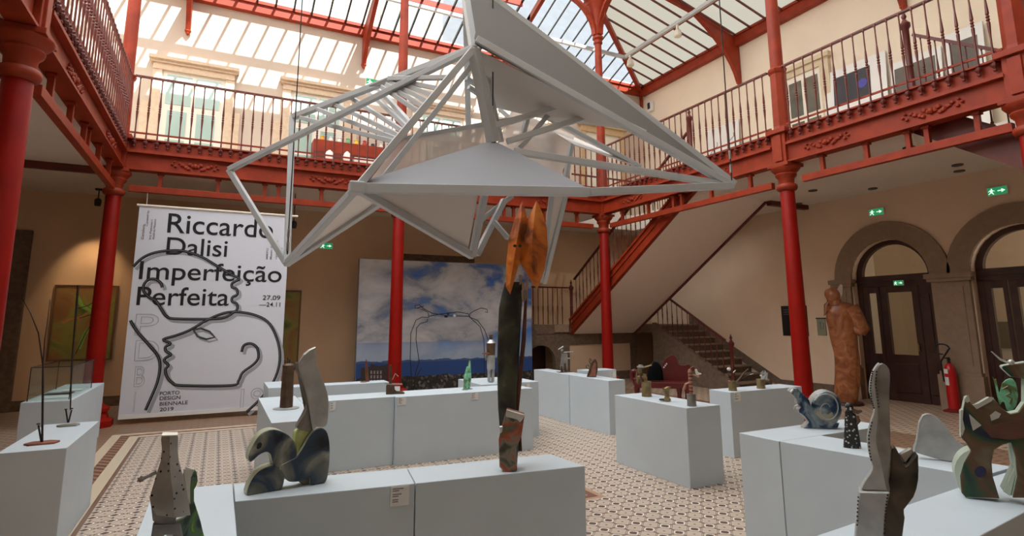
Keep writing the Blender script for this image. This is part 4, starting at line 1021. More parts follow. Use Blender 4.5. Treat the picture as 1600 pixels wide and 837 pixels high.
# --- perforated tin figure (bottom left)
S = Sheet((1.62, -8.86, .76), 0, (200, 660, .2114))
t = thing('tin_figure', 'grey perforated sheet-metal figure with one outstretched arm, bottom left', 'sculpture', S.B)
r_ = V((-S.n.y, S.n.x, 0))
P = lambda a, b, d=0: S.p(a, b, 0)+S.n*d
mb = MB()   # folded front sheet: left and right wings bent back from a central crease
rows = [(92, 250, 310, 368), (130, 243, 308, 370), (205, 250, 310, 366), (290, 240, 312, 376), (400, 205, 318, 405), (480, 182, 330, 424), (560, 158, 338, 440), (620, 168, 340, 452), (690, 208, 345, 462)]
vs = []; fs = []
for y, a, c, b in rows: vs += [P(a, y, -.012), P(c, y, .022), P(b, y, -.012), P(a, y, -.018), P(c, y, .016), P(b, y, -.018)]
for i in range(len(rows)-1):
    j = i*6; k = j+6
    fs += [(j, j+1, k+1, k), (j+1, j+2, k+2, k+1), (j+3, k+3, k+4, j+4), (j+4, k+4, k+5, j+5), (j, k, k+3, j+3), (j+2, j+5, k+5, k+2)]
k = (len(rows)-1)*6; fs += [(0, 3, 4, 1), (1, 4, 5, 2), (k, k+1, k+4, k+3), (k+1, k+2, k+5, k+4)]
build('front_sheet', MB().add(vs, fs), PERF, t)
build('head_cap', MB().prism([P(250, 92, .03), P(368, 90, .03), P(366, 78, .0), P(256, 80, .0)], V((0, 0, .004))), BRIGHT, t)
S.cut('back_shell', [(163, 600), (180, 740), (205, 765), (345, 790), (360, 700), (450, 690), (430, 560), (200, 560)], .05, ALUDK, t, .025)
S.cut('leg', [(180, 770), (150, 980), (255, 990), (265, 840), (335, 840), (320, 990), (420, 980), (385, 760)], .05, ALUDK, t, .015, zmin=.762)
mb = MB().tube([P(212, 365), P(150, 395), P(118, 410)], [.008, .006, .007], 6)
build('arm', mb, ALUDK, t)
mb = MB()
for a, b in ((92, 396), (70, 412), (68, 432), (84, 440), (102, 434)): mb.tube([P(114, 412), P(a, b)], [.007, .003], 6)
build('hand', mb, ALUDK, t)
# --- green dinosaur-like cutout behind it
S = Sheet((1.69, -8.74, .76), .45, (200, 660, .2114))
t = thing('cutout_animal', 'green and yellow painted cutout animal behind the perforated tin figure', 'sculpture', S.B)
S.cut('body', [(488, 338), (512, 365), (520, 430), (508, 470), (492, 495), (492, 580), (515, 650), (540, 730), (556, 800), (580, 990), (330, 990), (350, 720), (440, 690), (458, 600), (455, 480), (462, 400)], .07, DINO, t, 0, zmin=.762, em=BRIGHT)
S.cut('side_sheet', [(408, 345), (476, 343), (462, 400), (456, 480), (458, 600), (440, 560), (425, 470)], .004, BRIGHT, t, -.004, bevel=0)

# --- painted bird pair with a tail fin
S = Sheet((2.06, -8.04, .76), .24, (370, 530, .3107)); PALED = mat('pale_tin_edge', rgb(196, 200, 170), .45, .15, .3, 12)
t = thing('bird_sculpture', 'painted tin sculpture of a bent bird with a tall grey tail fin', 'sculpture', S.B)
S.cut('head', smooth_outline([(62, 612), (62, 575), (88, 520), (122, 475), (165, 455), (210, 457), (260, 482), (295, 522), (302, 570), (292, 620), (262, 650), (200, 645), (182, 620), (170, 578), (148, 566), (112, 582), (78, 613)]), .085, PAINTED, t, em=PALED)
S.cut('fore_leg', smooth_outline([(55, 792), (52, 765), (76, 708), (112, 664), (160, 640), (205, 636), (238, 660), (240, 705), (222, 762), (180, 782), (85, 806)]), .085, PAINTED, t, .003, zmin=.761, em=PALED)
S.cut('body', smooth_outline([(215, 640), (262, 610), (300, 590), (330, 550), (365, 488), (398, 452), (430, 446), (456, 472), (467, 540), (465, 620), (456, 690), (440, 722), (402, 738), (372, 736), (372, 700), (362, 690), (350, 700), (320, 712), (265, 715), (238, 690)], 3), .09, PAINTED, t, -.004, zmin=.761, em=PALED)
S.cut('belly', smooth_outline([(300, 480), (330, 458), (392, 455), (360, 490), (330, 550), (305, 580)]), .05, mat('pale_yellow_tin', rgb(196, 206, 140), .5, .2, .4, 10), t, .03)
S.cut('hind_foot', [(318, 720), (345, 650), (380, 640), (404, 735), (380, 742), (340, 738)], .06, ALUDK, t, .03, zmin=.761)
S.cut('tail_fin', smooth_outline([(400, 38), (396, 62), (412, 150), (440, 220), (460, 290), (461, 360), (450, 435), (400, 440), (384, 456), (362, 330), (350, 270), (325, 190), (312, 130), (330, 88), (368, 54)], 3), .02, ALU, t)
S.cut('tail_edge', smooth_outline([(312, 112), (306, 150), (330, 200), (356, 270), (360, 330), (338, 385), (306, 445), (340, 460), (384, 458), (372, 390), (362, 330), (350, 265), (325, 185)], 2), .05, ALUDK, t, .012)
S.cut('tail_tip', [(335, 78), (366, 52), (400, 36), (398, 44), (370, 60), (342, 84)], .03, BRIGHT, t, -.002)
S.cut('eye', [(98, 545), (104, 524), (118, 516), (126, 524), (122, 542), (106, 552)], .004, BLACK, t, -.005, bevel=0)

# --- dark cylinder figure on a disc
B = bz(447, 638, .76); t = thing('cylinder_figure', 'dark brown tin cylinder figure ending in small fingers, on a round disc', 'sculpture', B)
k = (B-CC).dot(fw)/F
build('disc_base', MB().lathe(B, [(19*k, 0), (19.5*k, .006), (3*k, .02)], 20), ALU, t)
build('body', MB().lathe(B, [(9.8*k, .01), (9.6*k, 15*k), (9.0*k, 40*k), (8.6*k, 62*k), (9.2*k, 66*k), (6.0*k, 69*k)], 12), BRONZE, t)
mb = MB()
for i, h in enumerate((74, 78, 75, 71)): x = (-5+3.2*i)*k; mb.tube([B+V((x, 0, 64*k)), B+V((x*1.05, 0, h*k))], [2*k, 1.2*k], 6)
mb.tube([B+V((7*k, 0, 58*k)), B+V((12*k, 0, 64*k)), B+V((11*k, 0, 67*k))], [1.8*k, 1.5*k, .8*k], 6)
build('fingers', mb, BRONZE, t, smooth=True)

# --- boot on the long plinth
S = Sheet((3.73, -4.40, .76), 0, (540, 540, .1195))
t = thing('tin_boot', 'dark tin boot with an upright tube, by the middle column', 'sculpture', S.B)
S.cut('foot', [(528, 636), (530, 520), (545, 500), (625, 505), (640, 560), (665, 585), (740, 598), (770, 612), (770, 636)], .09, BRONZE, t, -.03, zmin=.7605)
build('tube', loft(S, [(510, 566, 606), (300, 566, 604), (250, 572, 602)], 1.0, 10), BRONZE, t, smooth=True)
S.cut('tray_rim', [(505, 480), (545, 492), (620, 496), (740, 498), (742, 510), (545, 512), (512, 492)], .08, ALUDK, t, -.02)
build('wire', MB().tube([S.p(610, 445), S.p(650, 360), S.p(690, 400)], .004, 5), BRIGHT, t)
S.cut('paper_tag', [(640, 525), (712, 525), (712, 588), (665, 586), (642, 565)], .002, WHITE, t, -.032, bevel=0)

# --- thin copper figure
S = Sheet((3.66, -2.84, .76), 0, (540, 540, .1195))
t = thing('copper_figure', 'thin copper figure on a small disc in front of the pictured houses', 'sculpture', S.B)
build('disc_base', MB().lathe(S.B, [(.045, 0), (.045, .01)], 14), COPPER, t)
S.cut('left_blade', [(262, 478), (252, 250), (268, 165), (276, 200), (272, 350), (282, 478)], .012, COPPER, t, zmin=.765)
S.cut('right_blade', [(276, 478), (278, 250), (274, 180), (290, 250), (300, 400), (312, 478)], .012, COPPER, t, zmin=.765)

# --- green bottles
for nm, lab, pts, B in (('tin_bottle', 'left pale green bottle figure on the long plinth', [(165, 632), (168, 520), (188, 430), (212, 350), (222, 356), (216, 430), (222, 632)], (4.60, -4.42, .76)), ('tin_bottle', 'right dark green bottle figure leaning on the pale one', [(216, 612), (214, 430), (222, 330), (236, 268), (244, 300), (246, 350), (256, 480), (240, 612)], (4.69, -4.36, .76))):
    S = Sheet(B, 0, (700, 520, .1434)); t = thing(nm, lab, 'sculpture', S.B, 'green bottle figures')
    ys = sorted(set(b for a, b in pts)); n = len(pts); rows = []
    for y in [ys[0]+(ys[-1]-ys[0])*i/10 for i in range(11)]:
        xs = []
        for i in range(n):
            (a0, b0), (a1, b1) = pts[i], pts[(i+1) % n]
            if b0 != b1 and min(b0, b1) <= y <= max(b0, b1): xs.append(a0+(a1-a0)*(y-b0)/(b1-b0))
        if len(xs) > 1 and max(xs)-min(xs) > .5: rows.append((y, min(xs), max(xs)))
    o = build('body', loft(S, rows, .6, 10), MINT if 'pale' in lab else PAINTGREEN, t, smooth=True)
    lowest = min(v.co.z for v in o.data.vertices)+S.B.z; dz = .761-lowest
    for v in o.data.vertices: v.co.z += dz
    build('foot_plate', MB().lathe(S.B, [(.04, 0), (.04, .006)], 12), ALUDK, t)
    build('stopper', MB().tube([S.p(pts[3][0] if 'dark' in lab else 216, 360), S.p(pts[3][0] if 'dark' in lab else 222, 290)], [.008, .004], 6), BRONZE, t)

# --- tin robot
B = V((*bz(769.5, 599, .76)[:2], .76)); B.y += .16; B.x += .05
k = (B-CC).dot(fw)/F*.1434
t = thing('tin_robot', 'grey and brown tin can robot figure with a small tray, beside the totem', 'sculpture', B)
for nm, pr, m in (('leg', [(26*k, 0), (26*k, .012), (10*k, .013)], ALUDK), ('torso', [(44*k, 140*k), (46*k, 290*k)], ALU), ('chest', [(46*k, 290*k), (50*k, 420*k), (44*k, 425*k)], BRONZE), ('shoulder_cone', [(50*k, 420*k), (22*k, 455*k)], BRIGHT), ('head', [(16*k, 455*k), (20*k, 490*k), (14*k, 495*k), (20*k, 497*k), (20*k, 510*k), (10*k, 515*k)], BRONZE)):
    build('base_disc' if nm == 'leg' else nm, MB().lathe(B, pr, 14), m, t, smooth=True)
for sx in (-1, 1): build('leg', MB().lathe(B+V((sx*22*k, 0, 0)), [(17*k, .01), (19*k, 145*k)], 10), ALU, t, smooth=True)
build('arm', MB().tube([B+V((-44*k, 0, 280*k)), B+V((-70*k, -.02, 240*k)), B+V((-66*k, -.05, 300*k))], .01, 6), ALUDK, t)
build('tray', MB().box(B.x-110*k, B.x-48*k, B.y-.08, B.y-.02, B.z+304*k, B.z+320*k), RUST, t)

# --- totem with orange mask
S = Sheet((3.31, -8.22, .76), .0, (720, 300, .5495))
t = thing('totem', 'tall dark green totem with an orange two-leaf wooden mask', 'sculpture', S.B)
BARK = ramp_mat('dark_green_bark', [(.38, rgb(22, 22, 20)), (.5, rgb(50, 52, 40)), (.6, rgb(66, 68, 52)), (.72, rgb(110, 106, 88))], 7, .55, .1, 4, .5, .3)
build('trunk', loft(S, [(795, 118, 160), (700, 112, 166), (620, 106, 160), (560, 104, 162), (480, 103, 166), (400, 105, 170), (330, 108, 174), (290, 116, 178), (255, 126, 182)], .8, 16, .05), BARK, t, smooth=True)
for o in (t.children[-1],):
    for v in o.data.vertices:
        if v.co.z < .004: v.co.z = .001
S.cut('rear_board', [(183, 290), (190, 292), (186, 420), (172, 560), (164, 640), (156, 640), (164, 520), (176, 390)], .03, mat('red_brown_board', rgb(104, 62, 48), .7, 0, .4, 12, .2), t, .04)
S.cut('rear_foot', [(158, 640), (170, 640), (176, 748), (160, 748)], .05, BRONZE, t, .10, zmin=.762)
S.cut('front_foot', [(132, 612), (181, 628), (172, 690), (158, 720), (160, 785), (150, 797), (124, 793), (110, 775), (108, 700), (116, 665)], .06, ramp_mat('patched_paint', [(.35, rgb(70, 66, 50)), (.45, rgb(130, 128, 116)), (.52, rgb(170, 84, 56)), (.6, rgb(96, 92, 72)), (.7, rgb(84, 150, 140))], 9, .5, .2, 3, .6, .2), t, -.05, zmin=.762)
S.cut('tin_collar', [(130, 613), (181, 628), (176, 640), (168, 650), (160, 642), (128, 634)], .02, BRIGHT, t, -.06)
S.cut('small_tab', [(109, 661), (120, 660), (118, 676), (112, 682)], .02, BRIGHT, t, -.055)
ORANGE = ramp_mat('orange_stained_wood', [(.36, rgb(112, 58, 20)), (.48, rgb(196, 100, 34)), (.62, rgb(214, 128, 48))], 5, .45, 0, 5, 1.2, .1)
def leaf(name, edge, spine, bulge, th=.03, push=0):
    n = len(edge); E = [S.p(a, b, push) for a, b in edge]; m = len(spine); Sp = [S.p(a, b, push)+S.n*(bulge*math.sin(math.pi*(i+.0)/(m-1))) for i, (a, b) in enumerate(spine)]
    # left chain and right chain share the tip and the foot
    half = n//2; Lc = edge_l = E[:half+1]; Rc = [E[0]]+E[:half-1:-1]
    mb = MB()
    for ch, fl in ((Lc, 0), (Rc, 1)):
        for i in range(m-1):
            a, b = ch[min(i, len(ch)-1)], ch[min(i+1, len(ch)-1)]
            for q in ((Sp[i], Sp[i+1], b, a),): mb.add(q, [(0, 1, 2, 3)])
            mb.add((a, b, b-S.n*th, a-S.n*th), [(0, 1, 2, 3)])
        for i in range(m-1):
            a, b = ch[min(i, len(ch)-1)], ch[min(i+1, len(ch)-1)]
            mb.add((Sp[i]-S.n*(th+bulge*.3), Sp[i+1]-S.n*(th+bulge*.3), b-S.n*th, a-S.n*th), [(0, 1, 2, 3)])
    return build(name, mb, ORANGE, t)
leaf('mask_leaf', [(174, 30), (152, 80), (136, 140), (129, 205), (128, 270), (141, 292), (160, 225), (178, 150), (190, 105), (186, 70)], [(174, 30), (170, 80), (160, 135), (150, 200), (140, 262), (141, 292)], .05, .03, -.06)
leaf('mask_leaf', [(214, 28), (186, 88), (160, 150), (168, 200), (196, 250), (217, 276), (236, 225), (246, 160), (243, 105), (232, 65)], [(214, 28), (206, 90), (200, 150), (203, 205), (212, 252), (217, 276)], .06, .03, -.05)
for a in (153, 167):
    c = S.p(a, 159, -.105); build('eye_hole', MB().prism([c+V((-S.n.y, S.n.x, 0))*(.011*math.cos(q*.7854))+ZR*(.009*math.sin(q*.7854)) for q in range(8)], S.n*.004), BLACK, t)
S.cut('mouth', [(160, 184), (168, 183), (166, 188), (161, 189)], .004, RUST, t, -.105, bevel=0)
mb = MB(); rr = random.Random(2)
for i in range(14):
    p = S.p(168+20*rr.random(), 235+50*rr.random(), .0); mb.tube([p, p+V((.03*(rr.random()-.5), 0, -.05-.03*rr.random()))], [.01, .004], 5)
build('shaving_beard', mb, mat('pale_shavings', rgb(170, 150, 130), .7, 0, .4, 20), t)

# --- small figures on the plinth before the stair
def can(t, B, r, h, m=BRASS, name='tin_can', n=12): return build(name, MB().lathe(B, [(r, 0), (r*1.02, h*.06), (r*.97, h*.1), (r*.97, h*.92), (r*1.03, h*.97), (r*1.03, h)], n), m, t, smooth=True)
S = Sheet((7.03, -2.93, .76), 0, (860, 500, .1434)); t = thing('small_figure', 'small grey tin figure raising a hat, with one arm stretched to the right', 'sculpture', S.B)
build('base_plate', MB().box(S.B.x-.12, S.B.x+.12, S.B.y-.07, S.B.y+.07, .76, .768), BRONZE, t)
S.cut('coat', [(120, 330), (150, 350), (190, 370), (192, 450), (188, 545), (176, 545), (170, 470), (150, 470), (140, 560), (118, 560), (104, 520), (112, 450), (118, 380)], .03, ALUDK, t, zmin=.768)
build('arm', MB().tube([S.p(150, 352), S.p(200, 348), S.p(256, 346)], [.016, .013, .011], 6), ALUDK, t); build('arm', MB().tube([S.p(185, 420), S.p(215, 415)], .014, 6), ALUDK, t)
build('head', MB().ell(S.p(128, 332), .028, .028, .034, 10, 6), ALUDK, t)
S.cut('hat', [(82, 316), (138, 280), (146, 290), (92, 322)], .05, BRIGHT, t, -.02)
for a in (122, 165): build('leg', MB().tube([S.p(a, 500), V((*S.p(a, 570)[:2], .768))], .014, 6), BRONZE, t)
S = Sheet((6.97, -3.93, .76), 0, (860, 500, .1434)); t = thing('small_figure', 'small brown tin figure with curling side scrolls, on the plinth before the stair', 'sculpture', S.B)
S.cut('robe', [(395, 618), (420, 540), (440, 470), (465, 440), (492, 428), (512, 460), (516, 540), (500, 618)], .05, BRONZE, t, zmin=.761)
S.cut('front_fold', [(425, 612), (455, 520), (478, 455), (495, 470), (498, 612)], .012, RUST, t, -.012, zmin=.761)
mb = MB(); mb.tube([S.p(440, 480), S.p(420, 450), S.p(432, 415), S.p(446, 430), S.p(436, 450)], .008, 6); mb.tube([S.p(425, 530), S.p(395, 525), S.p(388, 495), S.p(410, 485), S.p(415, 505)], .008, 6); mb.tube([S.p(470, 440), S.p(485, 425), S.p(500, 440)], .008, 6)
build('scroll', mb, BRONZE, t)

# --- three figures on the single plinth
def at(px, py): return bz(px, py, .76)
B = at(1010.5, 619); k = (B-CC).dot(fw)/F; sc_ = k*.2151
t = thing('can_figure', 'tall brass can figure with tangled arms, left of the three on its plinth', 'sculpture', B)
can(t, B, 36*sc_, 105*sc_)
S = Sheet(B, 0, (980, 460, .2151))
S.cut('shoulder_strip', [(65, 640), (75, 590), (140, 585), (145, 640), (130, 660), (130, 610), (85, 612), (82, 650)], .05, BRASS, t, -.02)
mb = MB().ell(S.p(92, 548), .03, .03, .05, 10, 6); build('head', mb, BRASS, t, smooth=True)
for q_, r_q in (([(110, 535), (140, 522), (178, 512)], .009), ([(100, 575), (135, 580), (120, 605), (145, 600)], .008), ([(70, 560), (68, 600), (72, 640)], .01)): build('arm', MB().tube([S.p(a, b) for a, b in q_], r_q, 6), BRASS, t)
build('hat', MB().lathe(S.p(98, 522)-V((0, 0, .01)), [(.045, 0), (.045, .012), (.025, .015), (.025, .03)], 10), ALU, t)
build('neck', MB().tube([S.p(105, 645), S.p(98, 570)], [.03, .022], 8), BRONZE, t)
B = at(1040, 627); S = Sheet(B, 0, (980, 460, .2151))
t = thing('can_figure', 'short ochre crumpled figure, middle of the three on its plinth', 'sculpture', B)
build('body', loft(S, [(772, 262, 318), (758, 264, 316), (740, 272, 304), (700, 262, 306), (680, 264, 312), (668, 285, 318)], .7, 10), BRASS, t)
build('snout', MB().tube([S.p(300, 685), S.p(316, 672)], [.018, .008], 6).tube([S.p(265, 690), S.p(262, 676)], [.01, .008], 6), COPPER, t)
build('shoe', MB().ell(S.p(252, 762), .035, .03, .012, 10, 5), BLACK, t)
B = at(1081, 634); k = (B-CC).dot(fw)/F*.2151; S = Sheet(B, 0, (980, 460, .2151))
t = thing('can_figure', 'striped can figure with a pale bird arm, right of the three on its plinth', 'sculpture', B)
can(t, B, 33*k, 84*k, ALUDK)
STRIPE = mat('pink_striped_tin', rgb(176, 130, 110), .5, .3)
build('torso', MB().lathe(B, [(14*k, 84*k), (15*k, 160*k), (15*k, 230*k), (17*k, 240*k), (10*k, 260*k)], 10), STRIPE, t, smooth=True)
mb = MB()
for z in (100, 125, 150, 180, 205, 230): mb.lathe(B+V((0, 0, z*k)), [(15.5*k, 0), (16.5*k, 3*k), (15.5*k, 8*k)], 10)
build('stripes', mb, REDDK, t)
build('arm', MB().tube([S.p(450, 640), S.p(425, 650), S.p(410, 690)], [.012, .014, .016], 6), STRIPE, t); build('arm', MB().tube([S.p(475, 580), S.p(505, 590), S.p(520, 600)], .01, 6), STRIPE, t)
S.cut('pale_bird', [(490, 545), (505, 540), (515, 565), (542, 575), (515, 588), (498, 580)], .02, WHITE, t)
S.cut('head', [(452, 540), (470, 525), (488, 520), (490, 550), (470, 560), (455, 555)], .04, REDDK, t)

# --- two cans on the far single plinth
B = at(1144, 612); B.x += .1; B.y += .08; k = (B-CC).dot(fw)/F*.1434; S = Sheet(B, 0, (1120, 560, .1434))
t = thing('can_figure', 'brass can with two long curved arms, left one of the pair on its plinth', 'sculpture', B)
can(t, B, 44*k, 105*k)
build('arm', MB().tube([S.p(160, 245), S.p(130, 210), S.p(126, 160), S.p(130, 118)], [.02, .012, .01, .01], 6), BRONZE, t); build('arm', MB().tube([S.p(225, 250), S.p(260, 205), S.p(300, 150), S.p(345, 110)], [.02, .014, .01, .005], 6), BRONZE, t)
build('bird_head', MB().ell(S.p(132, 115), .03, .02, .022), WHITE, t); S.cut('leaf_cut', [(175, 145), (205, 122), (208, 130), (180, 162)], .01, WHITE, t)
S.cut('hand_strip', [(340, 178), (380, 165), (400, 158), (395, 170), (360, 182)], .01, ALU, t)
build('stem', MB().tube([S.p(195, 250), S.p(190, 150)], .006, 5).tube([S.p(200, 250), S.p(360, 175)], .005, 5), DARKROD, t)
S.cut('petal', [(120, 250), (150, 230), (170, 255), (150, 270)], .02, COPPER, t, -.04)
B = at(1196, 608); B.x += .03; B.y += .09; k = (B-CC).dot(fw)/F*.1434; S = Sheet(B, 0, (1120, 560, .1434))
t = thing('can_figure', 'brass can full of twisted tin scraps, right one of the pair on its plinth', 'sculpture', B)
can(t, B, 45*k, 100*k)
mb = MB(); rr = random.Random(9)
for i in range(9):
    a = S.p(490+70*i/9, 225); b = S.p(475+110*rr.random(), 125+60*rr.random()); mb.tube([a, a.lerp(b, .5)+V((.02*rr.random(), .03*(rr.random()-.5), 0)), b], [.014, .012, .006], 6)
build('tin_scrap', mb, ALU, t)
S.cut('pale_scrap', [(465, 180), (510, 172), (515, 205), (490, 215)], .03, WHITE, t); S.cut('brown_scrap', [(560, 240), (580, 225), (595, 250), (580, 285), (565, 270)], .02, BRONZE, t, -.02)

# --- carved red bench with black bag, behind the three tin figures
BO = V((9.35, -2.75, 0)); S = Sheet(BO, 0, (970, 540, .1673))
CARV = mat('red_lacquer_wood', rgb(92, 18, 16), .4, 0, .3, 6, .15)
t = thing('carved_bench', 'low red carved bench with a scrolled end at the foot of the stair', 'bench', BO)
S.cut('seat', [(130, 330), (640, 345), (640, 400), (130, 385)], .5, CARV, t, -.1)
S.cut('back_panel', smooth_outline([(395, 335), (382, 210), (420, 130), (482, 94), (528, 125), (545, 185), (600, 195), (650, 188), (665, 260), (650, 345)], 3), .06, CARV, t, .32)
ring = [S.p(125+26*math.cos(q*.5236), 280+42*math.sin(q*.5236), .1) for q in range(12)]
build('scroll_end', MB().tube(ring, .05, 8, True).tube([S.p(125, 322, .1), S.p(150, 370, .1)], .06, 8), CARV, t)
mb = MB()
for a in (150, 545, 620):
    for d in (-.05, .3): p = S.p(a, 385, d); build('leg', MB().lathe((p.x, p.y, 0), [(.06, 0), (.04, .06), (.035, p.z*.6), (.06, p.z)], 8), CARV, t)
for k, (a, b) in enumerate(((395, 213), (408, 196), (420, 180))): S.cut('white_tooth', [(a, b), (a+8, b-10), (a+18, b), (a+8, b+9)], .01, WHITE, t, .30, bevel=0)
S2 = Sheet(BO+V((-.1, .0, 0)), 0, (970, 540, .1673))
t = thing('bag', 'black soft bag lying on the red carved bench', 'bag', S2.p(320, 330, .1))
build('body', loft(S2, [(329, 250, 400, .35), (300, 248, 398, .4), (240, 252, 392, .4), (190, 268, 376, .35), (160, 290, 350, .25), (150, 310, 335, .15)], .4, 14, .14), mat('black_cloth', rgb(12, 12, 14), .9, spec=.1), t, smooth=True)
build('strap', MB().tube([S2.p(290, 170, .0), S2.p(310, 140, .0), S2.p(345, 150, .0), S2.p(372, 180, .0)], .012, 6), BLACK, t)

# --- snail
S = Sheet((6.07, -8.25, .76), .3, (1140, 600, .191))
t = thing('snail', 'blue-grey tin snail with a spiral shell', 'sculpture', S.B)
S.cut('body', [(608, 362), (655, 312), (618, 262), (575, 232), (570, 208), (588, 190), (560, 165), (552, 125), (495, 62), (520, 38), (555, 34), (625, 100), (655, 132), (690, 240), (760, 310), (850, 320), (905, 320), (888, 364)], .09, PAINTBLUE, t, .01, zmin=.761, em=ALU)
el = lambda rx, ry, n=28: [(795+rx*math.cos(2*math.pi*q/n), 203+ry*math.sin(2*math.pi*q/n)) for q in range(n)]
S.cut('shell', el(128, 150), .12, PAINTBLUE, t, 0, .01, em=ALU)
sp = [S.p(795+(1-q/30)*118*math.cos(-2.6+q*.36), 203+(1-q/30)*138*math.sin(-2.6+q*.36), -.008) for q in range(24)]
build('shell_spiral', MB().tube(sp, [.007-.0002*q for q in range(24)], 6), ALU, t, smooth=True)
S.cut('shell_core', [(700, 240), (720, 215), (760, 245), (800, 250), (835, 225), (845, 250), (800, 298), (750, 288)], .004, mat('beige_tin', rgb(170, 160, 138), .5, .3), t, -.006, bevel=0)
build('feeler', MB().tube([S.p(560, 168), S.p(535, 180), S.p(527, 205)], [.008, .006, .004], 6), BRIGHT, t)
S.cut('face_plate', [(495, 62), (520, 38), (532, 52), (508, 76)], .05, BRIGHT, t, .005)

# --- dotted girl statuette
S = Sheet((5.69, -8.83, .76), .15, (1140, 600, .191))
CHIP = mat('black_white_chips', rgb(30, 28, 28), .5); nt = CHIP.node_tree; b_ = nt.nodes['Principled BSDF']
vo = nt.nodes.new('ShaderNodeTexVoronoi'); vo.inputs['Scale'].default_value = 42; tc = nt.nodes.new('ShaderNodeTexCoord'); nt.links.new(tc.outputs['Object'], vo.inputs[0])
rp = nt.nodes.new('ShaderNodeValToRGB'); rp.color_ramp.elements[0].position = .22; rp.color_ramp.elements[1].position = .3; rp.color_ramp.elements[0].color = rgb(190, 190, 186); rp.color_ramp.elements[1].color = rgb(28, 26, 26)
nt.links.new(vo.outputs['Distance'], rp.inputs[0]); nt.links.new(rp.outputs[0], b_.inputs['Base Color'])
t = thing('girl_statuette', 'small dark statuette in a dress studded with pale chips, beside the snail', 'sculpture', S.B)
build('dress', loft(S, [(522, 928, 1078), (480, 932, 1072), (350, 938, 1050), (260, 942, 1040), (225, 944, 1020), (208, 955, 1005)], .45, 12), CHIP, t)
build('head', MB().ell(S.p(978, 188), .027, .027, .032, 12, 8), CHIP, t, smooth=True)
build('arm', MB().tube([S.p(1005, 215), S.p(1050, 228), S.p(1082, 218)], [.018, .014, .008], 6).tube([S.p(1040, 260), S.p(1055, 300), S.p(1030, 330)], [.014, .014, .012], 6), BRONZE, t)
for v in t.children[0].data.vertices: v.co.z = max(v.co.z, .001)

# --- tall ear sculpture in front
S = Sheet((3.95, -9.93, .76), 0, (1320, 560, .331))
t = thing('ear_sculpture', 'tall riveted tin sculpture with one upright ear, in the right foreground', 'sculpture', S.B)
S.cut('ear', smooth_outline([(168, 25), (198, 34), (214, 70), (211, 160), (212, 260), (216, 440), (206, 560), (214, 622), (196, 615), (176, 500), (150, 400), (158, 300), (152, 200), (140, 120), (146, 60)], 3), .03, ALUDK, t)
S.cut('ear_edge', smooth_outline([(150, 32), (168, 25), (150, 80), (146, 160), (158, 240), (158, 300), (152, 400), (176, 500), (196, 600), (210, 625), (140, 622), (76, 616), (120, 545), (132, 510), (118, 470), (106, 380), (126, 290), (140, 240), (116, 160), (126, 80)], 2), .05, ALU, t, .004)
S.cut('front_block', [(68, 625), (214, 628), (196, 700), (188, 760), (184, 960), (48, 960), (56, 760)], .09, ALU, t, -.01, zmin=.762)
S.cut('dark_body', smooth_outline([(200, 640), (214, 560), (222, 440), (238, 428), (256, 450), (282, 505), (300, 508), (345, 456), (350, 490), (350, 580), (328, 660), (282, 720), (286, 760), (274, 850), (270, 960), (184, 960), (188, 760)], 2), .07, ramp_mat('dark_stained_tin', [(.38, rgb(34, 34, 32)), (.5, rgb(86, 78, 66)), (.65, rgb(120, 112, 98))], 5, .5, .4, 3, .8, .15), t, .02, zmin=.762)
S.cut('bright_flap', [(262, 465), (318, 434), (336, 452), (300, 505), (285, 508)], .03, BRIGHT, t, .05)
mb = MB()
for ch in ([(128, 60), (120, 100), (117, 150), (124, 200), (136, 240)], [(124, 300), (110, 360), (112, 430), (124, 490)], [(146, 60), (142, 120), (150, 180), (158, 240)], [(198, 640), (190, 700), (186, 760), (182, 840)], [(60, 650), (56, 720), (54, 800)]):
    for (a, b), (c, d) in zip(ch[:-1], ch[1:]):
        for s in (0, .25, .5, .75): mb.ell(S.p(a+(c-a)*s+3, b+(d-b)*s, -.012), .0035, .0035, .0035, 5, 4)
build('rivets', mb, BLACK, t)['kind'] = 'stuff'

# --- fin sculpture
S = Sheet((5.80, -9.30, .76), .1, (1380, 640, .2353))
t = thing('fin_sculpture', 'plain grey tin fin lying on edge, between the tall ear and the green creature', 'sculpture', S.B)
S.cut('fin', smooth_outline([(202, 272), (224, 190), (240, 80), (264, 36), (300, 25), (350, 46), (420, 112), (480, 200), (560, 268), (492, 346), (430, 344), (320, 314)], 3), .035, ALU, t, zmin=.762)
S.cut('edge_strip', [(200, 272), (222, 190), (238, 80), (262, 36), (270, 34), (246, 82), (230, 192), (210, 276)], .045, BRIGHT, t, -.004, zmin=.765)
build('lead_weight', MB().ell(S.p(735, 332, .3), .035, .03, .025), ALUDK, t) if False else None

# --- green creature pair
S = Sheet((5.12, -9.85, .76), .1, (1480, 560, .287))
t = thing('green_creature', 'large green and brown painted tin creature on two legs at the right edge', 'sculpture', S.B)
S.cut('body', [(105, 766), (78, 730), (70, 640), (90, 570), (128, 500), (100, 455), (76, 430), (74, 290), (86, 280), (100, 215), (118, 206), (126, 240), (150, 262), (232, 215), (262, 225), (300, 272), (340, 300), (385, 290), (420, 240), (420, 110), (350, 100), (298, 52), (300, 40), (430, 18), (520, 60), (560, 200), (540, 420), (520, 560), (530, 760), (355, 758), (380, 640), (372, 540), (348, 456), (300, 470), (256, 498), (242, 560), (248, 640), (286, 764)], .08, PAINTGREEN, t, zmin=.762, em=MINTEDGE)
S.cut('pale_edge', smooth_outline([(105, 764), (62, 700), (40, 620), (52, 560), (90, 515), (138, 498), (112, 540), (84, 610), (80, 680), (92, 740)], 2), .12, MINTEDGE, t, .01, zmin=.762)
